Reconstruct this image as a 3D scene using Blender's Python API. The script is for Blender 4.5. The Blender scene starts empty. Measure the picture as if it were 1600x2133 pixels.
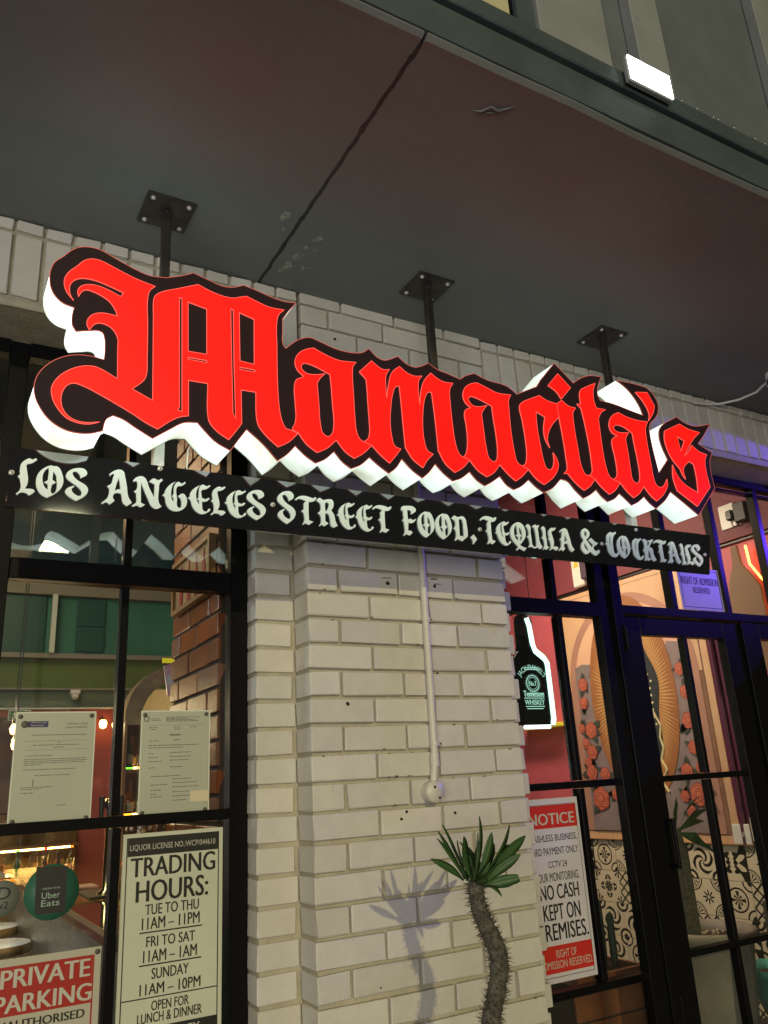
import bpy, math, random
from mathutils import Vector, Matrix, Euler
from mathutils.geometry import tessellate_polygon
random.seed(7)
S = bpy.context.scene
COL = S.collection

# ---------------------------------------------------------------- camera
cam_d = bpy.data.cameras.new('camera')
cam = bpy.data.objects.new('camera', cam_d); COL.objects.link(cam)
cam.location = (-1.06719, -2.33605, 1.5)
cam.rotation_euler = (1.892223, 0.054311, -0.512324)
cam_d.sensor_fit = 'VERTICAL'; cam_d.sensor_height = 36.0
cam_d.lens = 1678.69 * 36.0 / 2133.0
cam_d.clip_start = 0.05; cam_d.clip_end = 400
S.camera = cam

# ---------------------------------------------------------------- world, sun, lights, exposure
SUN_EL, SUN_AZ = math.radians(17), math.atan2(0.19, 1.0)
W = bpy.data.worlds.new('World'); S.world = W; W.use_nodes = True
nt = W.node_tree; bg = nt.nodes['Background']
sky = nt.nodes.new('ShaderNodeTexSky'); sky.sky_type = 'NISHITA'; sky.sun_disc = False
sky.sun_elevation = math.radians(2.0); sky.sun_rotation = math.radians(180) + SUN_AZ
hs = nt.nodes.new('ShaderNodeHueSaturation'); hs.inputs['Saturation'].default_value = 0.35
nt.links.new(sky.outputs[0], hs.inputs['Color']); nt.links.new(hs.outputs[0], bg.inputs[0])
bg.inputs[1].default_value = 0.012

sl = bpy.data.lights.new('street_light_sun', 'SUN'); so = bpy.data.objects.new('street_light_sun', sl); COL.objects.link(so)
d = Vector((0.19, 1.0, -0.31)).normalized()
so.rotation_euler = d.to_track_quat('-Z', 'Y').to_euler(); so.location = (-2, -9, 4)
sl.energy = 0.95; sl.angle = math.radians(0.6); sl.color = (1.0, 0.86, 0.43)

def area(name, loc, target, sx, sy, power, color, spread=180):
    l = bpy.data.lights.new(name, 'AREA'); l.shape = 'RECTANGLE'; l.size = sx; l.size_y = sy
    l.energy = power; l.color = color; l.spread = math.radians(spread)
    o = bpy.data.objects.new(name, l); COL.objects.link(o); o.location = loc
    o.rotation_euler = (Vector(target) - Vector(loc)).to_track_quat('-Z', 'Y').to_euler()
    return o
area('soft_fill', (-5.0, -7.0, 1.7), (0.5, 0, 2.4), 5, 2.6, 300, (0.97, 0.91, 0.86))  # added soft fill from behind the camera, not an actual street lamp
area('room_light_left', (-0.9, 2.4, 3.3), (0.2, 3.0, 1.8), 1.2, 0.6, 20, (1.0, 0.80, 0.50))
area('room_light_right', (1.75, 1.6, 3.1), (3.0, 1.4, 1.30), 1.2, 0.3, 48, (1.0, 0.75, 0.55))
area('bar_light', (-0.75, 1.3, 2.9), (-0.2, 0.6, 2.0), 0.5, 0.5, 3.2, (1.0, 0.52, 0.22))
area('back_bar_light', (-0.5, 3.2, 2.0), (-0.2, 1.6, 1.1), 0.6, 0.2, 8, (1.0, 0.78, 0.42))
area('bar_front_fill', (-1.7, 1.2, 2.6), (-.45, 1.4, .9), .4, .4, 16, (.82, .96, 1.0))  # added cool light to brighten the tin bar front
bl = bpy.data.lights.new('blue_flood', 'SPOT'); bo = bpy.data.objects.new('blue_flood', bl); COL.objects.link(bo)
bo.location = (3.90, -0.50, 2.88); bl.energy = 150; bl.color = (0.12, 0.045, 1.0); bl.spot_size = math.radians(38)
bl.spot_blend = 0.10; bl.shadow_soft_size = 0.0
bo.rotation_euler = Vector((-.94, .342, -.225)).to_track_quat('-Z', 'Y').to_euler()

S.view_settings.view_transform = 'Standard'; S.view_settings.look = 'None'
S.view_settings.exposure = 0.0; S.view_settings.gamma = 1.0; S.view_settings.use_curve_mapping = False
S.render.engine = 'CYCLES'
S.cycles.max_bounces = 8; S.cycles.transparent_max_bounces = 16; S.cycles.glossy_bounces = 5
S.cycles.caustics_reflective = False; S.cycles.caustics_refractive = False
S.cycles.sample_clamp_indirect = 4.0
S.cycles.use_denoising = True

# traced outlines in metres (x, z, smooth)
SIGN=[('M',[[(-0.8216,2.7408,0),(-0.8407,2.7631,1),(-0.8481,2.7875,1),(-0.8456,2.8071,1),(-0.8367,2.8252,1),(-0.8196,2.8466,1),(-0.8014,2.8703,1),(-0.7822,2.8811,1),(-0.7622,2.8823,1),(-0.721,2.87,1),(-0.6685,2.8533,1),(-0.6117,2.8428,0),(-0.6254,2.8258,1),(-0.6304,2.8034,1),(-0.6275,2.7128,1),(-0.6254,2.6184,1),(-0.6258,2.5603,1),(-0.6322,2.5446,1),(-0.6471,2.5273,1),(-0.6606,2.5143,0),(-0.6064,2.4912,0),(-0.6093,2.5987,1),(-0.6135,2.7467,1),(-0.6148,2.7953,1),(-0.6111,2.8118,1),(-0.5988,2.8258,1),(-0.5454,2.8552,1),(-0.4903,2.8837,0),(-0.4502,2.8711,1),(-0.4097,2.8654,1),(-0.3834,2.8681,1),(-0.3627,2.8771,1),(-0.3436,2.885,0),(-0.3086,2.8753,1),(-0.272,2.8672,1),(-0.2234,2.8701,0),(-0.2412,2.8487,1),(-0.2478,2.8251,1),(-0.2488,2.743,1),(-0.2473,2.5847,1),(-0.2422,2.524,1),(-0.2343,2.4932,1),(-0.2227,2.4758,1),(-0.2119,2.4746,1),(-0.1868,2.4668,0),(-0.2174,2.4345,1),(-0.249,2.4145,0),(-0.2819,2.4399,1),(-0.3077,2.4699,1),(-0.3134,2.4898,1),(-0.3159,2.574,0),(-0.3597,2.5725,0),(-0.3579,2.4682,0),(-0.3757,2.4404,1),(-0.3949,2.4128,0),(-0.4279,2.4314,1),(-0.4499,2.4552,1),(-0.4551,2.4728,1),(-0.4571,2.5724,0),(-0.5113,2.5711,0),(-0.5089,2.4641,0),(-0.5297,2.4574,1),(-0.5501,2.4452,1),(-0.5899,2.4108,0),(-0.6205,2.4231,1),(-0.656,2.4426,1),(-0.6959,2.4616,1),(-0.7402,2.4816,1),(-0.7837,2.498,1),(-0.8072,2.5008,1),(-0.8226,2.4895,1),(-0.8317,2.4677,1),(-0.8323,2.4435,1),(-0.826,2.4234,1),(-0.8112,2.4065,1),(-0.7915,2.3984,1),(-0.7684,2.3978,1),(-0.737,2.405,0),(-0.7635,2.3944,1),(-0.7912,2.3937,1),(-0.8169,2.4023,1),(-0.8387,2.4237,1),(-0.8542,2.4525,1),(-0.8569,2.4787,1),(-0.8486,2.5019,1),(-0.8319,2.5245,1),(-0.8009,2.5478,1),(-0.7731,2.5578,1),(-0.7541,2.5586,1),(-0.6996,2.5361,0),(-0.7034,2.6352,1),(-0.7036,2.6497,1),(-0.7094,2.667,1),(-0.7227,2.683,1),(-0.7418,2.6899,1),(-0.7565,2.6885,1),(-0.7681,2.6791,1),(-0.7769,2.6625,0),(-0.7846,2.679,1),(-0.7813,2.6972,1),(-0.7677,2.7136,1),(-0.7485,2.7216,1),(-0.7262,2.7233,1),(-0.7086,2.722,0),(-0.7145,2.7383,1),(-0.7306,2.7608,1),(-0.7513,2.7731,1),(-0.7714,2.7795,1),(-0.7912,2.7811,1),(-0.8028,2.7719,1),(-0.81,2.7551,0),(-0.813,2.772,1),(-0.8062,2.7876,1),(-0.7873,2.7989,1),(-0.7628,2.8017,1),(-0.7375,2.7968,1),(-0.7026,2.7847,0),(-0.6961,2.7987,0),(-0.7382,2.8099,1),(-0.7685,2.8157,1),(-0.8029,2.8136,1),(-0.8217,2.8028,1),(-0.8322,2.7861,1),(-0.8334,2.7681,1),(-0.829,2.7517,1)],[(-0.543,2.8262,0),(-0.5358,2.825,0),(-0.527,2.4739,0),(-0.5385,2.4758,0),(-0.5341,2.4858,0)],[(-0.518,2.8179,0),(-0.4636,2.8097,0),(-0.4613,2.6632,0),(-0.5144,2.6606,0)],[(-0.514,2.6414,0),(-0.461,2.6437,0),(-0.4609,2.6371,0),(-0.5138,2.6355,0)],[(-0.392,2.8287,0),(-0.3843,2.8275,0),(-0.3812,2.6493,0),(-0.3753,2.4792,0),(-0.3838,2.4947,0),(-0.388,2.6478,0)],[(-0.3661,2.8232,0),(-0.3203,2.8124,0),(-0.3203,2.6629,0),(-0.3634,2.6645,0)],[(-0.3633,2.644,0),(-0.3186,2.6451,0),(-0.3186,2.6383,0),(-0.3633,2.6372,0)]]),('a',[[(-0.1283,2.7616,0),(-0.0998,2.7509,1),(-0.047,2.7386,1),(0.017,2.7447,0),(0.0052,2.7284,1),(0.0022,2.7114,1),(0.0022,2.6306,1),(0.0033,2.5516,1),(0.007,2.5054,1),(0.0166,2.4838,1),(0.0296,2.4767,1),(0.0572,2.4689,0),(0.0248,2.4365,1),(-0.0053,2.4167,0),(-0.0333,2.4325,1),(-0.0631,2.4665,0),(-0.095,2.4352,1),(-0.1269,2.4163,0),(-0.1602,2.4371,1),(-0.1865,2.4697,0),(-0.2035,2.4772,1),(-0.1968,2.4952,1),(-0.1923,2.521,1),(-0.1939,2.561,1),(-0.194,2.6273,1),(-0.1877,2.6416,1),(-0.1749,2.6495,1),(-0.1636,2.6571,0),(-0.182,2.6714,1),(-0.1917,2.6928,1),(-0.1887,2.7145,1),(-0.1755,2.735,1),(-0.152,2.7523,1)],[(-0.1667,2.6774,1),(-0.1715,2.6884,1),(-0.1625,2.7009,1),(-0.143,2.7021,1),(-0.0768,2.6825,0),(-0.0749,2.6627,1),(-0.0715,2.5845,1),(-0.0694,2.5178,1),(-0.0762,2.4861,1),(-0.0895,2.4737,1),(-0.1061,2.481,1),(-0.1138,2.5099,1),(-0.1169,2.5758,1),(-0.1204,2.6426,0),(-0.1105,2.6615,1),(-0.0926,2.6812,0),(-0.1284,2.6709,1),(-0.1541,2.6696,1)]]),('m',[[(0.0265,2.7139,0),(0.0726,2.7628,0),(0.0972,2.747,1),(0.1139,2.7412,1),(0.1372,2.7463,0),(0.1237,2.7238,1),(0.1202,2.7036,1),(0.1201,2.6404,0),(0.131,2.6948,1),(0.1453,2.7368,1),(0.1752,2.7659,0),(0.2016,2.749,1),(0.2309,2.7428,1),(0.2602,2.749,0),(0.2466,2.7302,1),(0.2424,2.7066,1),(0.2426,2.6422,0),(0.2547,2.7035,1),(0.2695,2.7378,1),(0.2964,2.7677,0),(0.3227,2.7519,1),(0.3469,2.7454,1),(0.3829,2.7483,0),(0.368,2.7237,1),(0.3645,2.6684,1),(0.3662,2.5895,1),(0.37,2.5345,1),(0.3763,2.5052,1),(0.3868,2.4876,1),(0.3987,2.4828,1),(0.4216,2.4764,0),(0.3917,2.4446,1),(0.3591,2.4237,0),(0.3253,2.4483,1),(0.3011,2.4905,0),(0.2996,2.5612,1),(0.2969,2.6329,1),(0.2932,2.6954,0),(0.2811,2.6947,1),(0.2659,2.6719,1),(0.2538,2.6193,1),(0.2485,2.5688,1),(0.2498,2.52,1),(0.2603,2.484,1),(0.2801,2.4748,0),(0.2544,2.4484,1),(0.2377,2.4221,0),(0.2022,2.4457,1),(0.1775,2.4815,0),(0.1748,2.5558,1),(0.1727,2.6315,1),(0.1701,2.6935,0),(0.1564,2.6879,1),(0.143,2.6586,1),(0.1328,2.6075,1),(0.1279,2.5582,1),(0.1304,2.5107,1),(0.1396,2.4806,1),(0.1604,2.4735,0),(0.1371,2.4436,1),(0.1172,2.4199,0),(0.0898,2.4389,1),(0.0572,2.4689,0),(0.0296,2.4767,0),(0.0448,2.4896,1),(0.0521,2.5132,1),(0.0527,2.5448,1),(0.0513,2.6081,1),(0.0506,2.6673,1),(0.0492,2.6925,0)]]),('a',[[(0.4837,2.771,0),(0.5221,2.761,1),(0.5674,2.7493,1),(0.6278,2.7535,0),(0.6147,2.7316,1),(0.6121,2.7011,1),(0.61,2.6061,1),(0.6143,2.5372,1),(0.6226,2.4983,1),(0.6413,2.488,1),(0.6672,2.4792,0),(0.636,2.4491,1),(0.6065,2.4281,0),(0.5763,2.4491,1),(0.5453,2.4783,0),(0.5175,2.4463,1),(0.4877,2.4266,0),(0.4535,2.4427,1),(0.4216,2.4764,0),(0.3987,2.4828,0),(0.4119,2.5025,1),(0.4205,2.5428,1),(0.4214,2.5993,1),(0.4183,2.6414,1),(0.4237,2.6567,1),(0.4332,2.6632,1),(0.4467,2.6697,0),(0.4277,2.6835,1),(0.4195,2.7021,1),(0.4207,2.7198,1),(0.432,2.7426,1),(0.4565,2.7612,1)],[(0.4457,2.6898,1),(0.4404,2.7004,1),(0.4512,2.7119,1),(0.477,2.7105,1),(0.5373,2.6928,0),(0.5386,2.649,1),(0.5428,2.5745,1),(0.5403,2.517,1),(0.5329,2.4933,1),(0.5203,2.4858,1),(0.5039,2.4945,1),(0.4955,2.5326,1),(0.4924,2.5889,1),(0.4902,2.6547,0),(0.5,2.6722,1),(0.5173,2.6919,0),(0.4801,2.6801,1),(0.4543,2.681,1)]]),('c',[[(0.7594,2.7774,0),(0.7901,2.7648,1),(0.8368,2.7595,0),(0.8396,2.7072,0),(0.8006,2.6682,1),(0.7785,2.6322,1),(0.7713,2.604,1),(0.7771,2.5768,0),(0.7606,2.6082,1),(0.7598,2.6501,1),(0.7723,2.6949,0),(0.7337,2.7091,0),(0.7302,2.6509,1),(0.7356,2.5684,1),(0.7418,2.5165,1),(0.7506,2.4956,1),(0.7663,2.4926,1),(0.7813,2.5077,1),(0.7888,2.5324,1),(0.7897,2.561,0),(0.8048,2.5348,1),(0.8061,2.5114,1),(0.7803,2.4696,1),(0.7312,2.4322,0),(0.7003,2.4469,1),(0.6675,2.4794,0),(0.6416,2.4882,0),(0.6565,2.4979,1),(0.6677,2.5343,1),(0.6697,2.593,1),(0.6656,2.6634,1),(0.6613,2.7179,1),(0.6754,2.7345,1),(0.7096,2.7534,1)]]),('i',[[(0.8637,2.7792,0),(0.8931,2.7622,1),(0.9282,2.76,0),(0.9126,2.7394,1),(0.9081,2.6947,1),(0.9111,2.6026,1),(0.9179,2.5218,1),(0.9316,2.498,1),(0.95,2.4964,1),(0.9745,2.4866,0),(0.9448,2.455,1),(0.9138,2.4349,0),(0.8787,2.4568,1),(0.8457,2.4894,0),(0.8272,2.4867,0),(0.8447,2.5052,1),(0.847,2.5502,1),(0.8452,2.6284,1),(0.8396,2.7072,0),(0.8368,2.7595,0),(0.8493,2.7682,0)]]),('i_dot',[[(0.8623,2.8873,0),(0.9176,2.8409,0),(0.8629,2.7834,0),(0.8446,2.8082,1),(0.807,2.8278,0)]]),('t',[[(1.0479,2.8867,0),(1.0322,2.8525,1),(1.0272,2.8124,1),(1.0347,2.7801,0),(1.0828,2.7827,0),(1.0574,2.7663,1),(1.0371,2.7381,0),(1.0356,2.6793,1),(1.0346,2.6038,1),(1.0397,2.5366,1),(1.0496,2.5073,1),(1.0671,2.4976,1),(1.0992,2.4897,0),(1.0665,2.4549,1),(1.0357,2.4358,0),(0.9985,2.461,1),(0.9745,2.4866,0),(0.95,2.4964,0),(0.9651,2.5136,1),(0.9684,2.5444,1),(0.9692,2.612,1),(0.9628,2.7044,1),(0.9555,2.7632,0),(0.9376,2.7789,0),(0.957,2.7807,0),(0.9585,2.8247,1),(0.9678,2.8428,1),(0.9853,2.8541,1)]]),('a',[[(1.1474,2.7831,0),(1.1863,2.7725,1),(1.2436,2.7677,1),(1.302,2.7715,0),(1.2844,2.7418,1),(1.2792,2.6947,1),(1.2807,2.5909,1),(1.2821,2.5336,1),(1.291,2.5063,1),(1.3104,2.4994,1),(1.3345,2.5121,1),(1.3562,2.5394,0),(1.3521,2.5113,1),(1.321,2.4723,1),(1.2784,2.44,0),(1.2508,2.4571,1),(1.2213,2.4907,0),(1.19,2.4586,1),(1.1575,2.4379,0),(1.1296,2.457,1),(1.0992,2.4897,0),(1.0671,2.4976,0),(1.0879,2.5158,1),(1.0923,2.538,1),(1.0927,2.5879,1),(1.0889,2.6534,1),(1.0972,2.6675,1),(1.1232,2.6815,0),(1.0968,2.6898,1),(1.0871,2.7137,1),(1.0947,2.7408,1),(1.1155,2.7654,1)],[(1.1153,2.7026,1),(1.1093,2.7131,1),(1.1263,2.7258,1),(1.1603,2.7253,1),(1.2057,2.7065,0),(1.2062,2.6696,1),(1.2106,2.5932,1),(1.209,2.536,1),(1.2021,2.5112,1),(1.1866,2.4997,1),(1.1683,2.5084,1),(1.1646,2.5485,1),(1.1655,2.6118,1),(1.1642,2.6723,0),(1.1703,2.6862,1),(1.1865,2.7051,0),(1.1551,2.6998,1),(1.1305,2.6981,1)]]),('apostrophe',[[(1.2615,2.8921,0),(1.3286,2.9043,0),(1.3579,2.8516,0),(1.3446,2.8198,1),(1.309,2.7761,0),(1.3187,2.8082,1),(1.2999,2.8521,1)]]),('s',[[(1.4869,2.795,0),(1.5319,2.7816,1),(1.601,2.7769,0),(1.5531,2.7383,1),(1.4813,2.6549,0),(1.511,2.6804,1),(1.5368,2.7103,0),(1.5745,2.6891,1),(1.619,2.6817,0),(1.6038,2.6595,1),(1.5958,2.6082,1),(1.6014,2.5393,0),(1.5033,2.4458,0),(1.4023,2.4981,0),(1.392,2.5489,1),(1.4021,2.6058,0),(1.4136,2.5734,1),(1.4418,2.5382,1),(1.5221,2.5045,0),(1.5295,2.5681,1),(1.5286,2.6246,0),(1.5052,2.6358,0),(1.4645,2.6018,1),(1.4595,2.5813,1),(1.4641,2.5537,0),(1.4499,2.5714,1),(1.4427,2.592,0),(1.4022,2.6354,1),(1.3835,2.6854,1),(1.3825,2.7186,1),(1.3911,2.7483,0)],[(1.4588,2.7348,0),(1.4972,2.7229,0),(1.4658,2.6719,0)]])]
OUT=[(-0.8186,2.909,1),(-0.7943,2.918,1),(-0.7642,2.9188,1),(-0.7226,2.9037,1),(-0.6699,2.8853,1),(-0.6273,2.8759,1),(-0.5817,2.8823,0),(-0.5355,2.9028,1),(-0.504,2.9212,0),(-0.4623,2.9112,1),(-0.4159,2.9017,1),(-0.3865,2.906,1),(-0.352,2.9232,0),(-0.3145,2.9171,1),(-0.2592,2.9056,1),(-0.2216,2.9023,1),(-0.1815,2.9078,0),(-0.2096,2.8684,1),(-0.2277,2.8382,0),(-0.2283,2.8002,1),(-0.226,2.7484,1),(-0.2187,2.741,0),(-0.1979,2.7628,1),(-0.1718,2.7841,1),(-0.1378,2.7972,1),(-0.1038,2.7907,1),(-0.0508,2.7787,1),(-0.0018,2.7774,1),(0.0431,2.7878,1),(0.0666,2.8073,0),(0.0992,2.7811,1),(0.1219,2.7778,1),(0.1427,2.7859,1),(0.1731,2.8042,0),(0.2042,2.7837,1),(0.2336,2.7776,1),(0.2615,2.7873,1),(0.2917,2.8056,0),(0.326,2.7887,1),(0.3629,2.7826,1),(0.4158,2.7716,0),(0.4401,2.7898,1),(0.4778,2.8074,0),(0.5325,2.7932,1),(0.6163,2.7864,1),(0.6582,2.7638,0),(0.7077,2.79,1),(0.754,2.8137,0),(0.7767,2.8449,0),(0.855,2.9311,0),(0.937,2.8656,0),(0.9766,2.8935,1),(1.0279,2.9163,1),(1.0894,2.9241,0),(1.0611,2.8716,1),(1.0554,2.8408,1),(1.0639,2.8183,0),(1.1297,2.8172,1),(1.2182,2.8062,1),(1.2856,2.798,0),(1.2746,2.8336,1),(1.2349,2.8868,1),(1.1981,2.9118,1),(1.1658,2.9254,0),(1.2483,2.9304,1),(1.3322,2.9285,0),(1.364,2.9058,1),(1.3837,2.8648,1),(1.3747,2.8254,1),(1.3501,2.7937,1),(1.3201,2.7681,1),(1.308,2.7446,0),(1.3076,2.6928,1),(1.3127,2.6281,1),(1.3204,2.5614,0),(1.3825,2.6258,0),(1.3609,2.6818,1),(1.3569,2.721,1),(1.3695,2.7566,1),(1.4793,2.8268,0),(1.5247,2.808,1),(1.579,2.8037,1),(1.6827,2.8312,0),(1.6255,2.7664,1),(1.5841,2.7262,0),(1.6117,2.7142,1),(1.6594,2.699,0),(1.634,2.6573,0),(1.6284,2.6156,1),(1.6328,2.5388,0),(1.5047,2.41,0),(1.4358,2.4504,1),(1.3674,2.4891,0),(1.3284,2.4499,1),(1.2716,2.41,0),(1.2437,2.4252,1),(1.2164,2.4496,0),(1.1784,2.4234,1),(1.143,2.4069,0),(1.1157,2.4278,1),(1.0896,2.4457,0),(1.06,2.4221,1),(1.0239,2.4062,0),(0.9955,2.4247,1),(0.9753,2.4459,0),(0.9385,2.4204,1),(0.9062,2.4046,0),(0.8709,2.4322,1),(0.8429,2.4595,1),(0.8114,2.464,0),(0.766,2.4231,1),(0.7247,2.4028,0),(0.693,2.4203,1),(0.6654,2.4409,0),(0.6278,2.4116,1),(0.5959,2.3962,0),(0.5681,2.4092,1),(0.5423,2.4362,0),(0.5069,2.4117,1),(0.4763,2.3939,0),(0.4466,2.4089,1),(0.4196,2.4351,0),(0.3849,2.4085,1),(0.35,2.393,0),(0.3162,2.4149,1),(0.2873,2.4427,0),(0.2598,2.4095,1),(0.2348,2.3876,0),(0.1993,2.4086,1),(0.1638,2.4409,0),(0.1402,2.4078,1),(0.1139,2.3861,0),(0.0823,2.4045,1),(0.0485,2.4285,0),(0.0176,2.4,1),(-0.0158,2.3825,0),(-0.0451,2.4006,1),(-0.0707,2.4286,0),(-0.1013,2.3995,1),(-0.1319,2.3826,0),(-0.1636,2.4008,1),(-0.1948,2.4266,0),(-0.222,2.3956,1),(-0.2509,2.372,0),(-0.2937,2.4161,1),(-0.342,2.4533,0),(-0.3673,2.4157,1),(-0.3892,2.3816,0),(-0.433,2.4019,1),(-0.463,2.4283,1),(-0.4831,2.4493,0),(-0.5189,2.4429,1),(-0.5595,2.4144,1),(-0.6015,2.3823,0),(-0.6495,2.407,1),(-0.6796,2.4235,1),(-0.704,2.4299,0),(-0.7201,2.4162,1),(-0.7278,2.3825,0),(-0.7575,2.3705,1),(-0.7895,2.3666,1),(-0.8216,2.3715,1),(-0.8541,2.3893,1),(-0.8808,2.4209,1),(-0.8941,2.4499,1),(-0.8973,2.481,1),(-0.8899,2.512,1),(-0.8697,2.5436,1),(-0.8395,2.5696,1),(-0.8032,2.5852,1),(-0.7654,2.5893,1),(-0.7358,2.5864,0),(-0.7353,2.6219,1),(-0.7382,2.65,1),(-0.7454,2.6657,1),(-0.7839,2.6596,1),(-0.8097,2.6515,0),(-0.8204,2.6699,1),(-0.8222,2.6982,1),(-0.8189,2.7211,0),(-0.8454,2.7268,1),(-0.8653,2.7416,1),(-0.8786,2.7641,1),(-0.8835,2.7861,1),(-0.8837,2.8154,1),(-0.8749,2.8448,1),(-0.855,2.869,1),(-0.8371,2.8927,1)]
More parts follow.
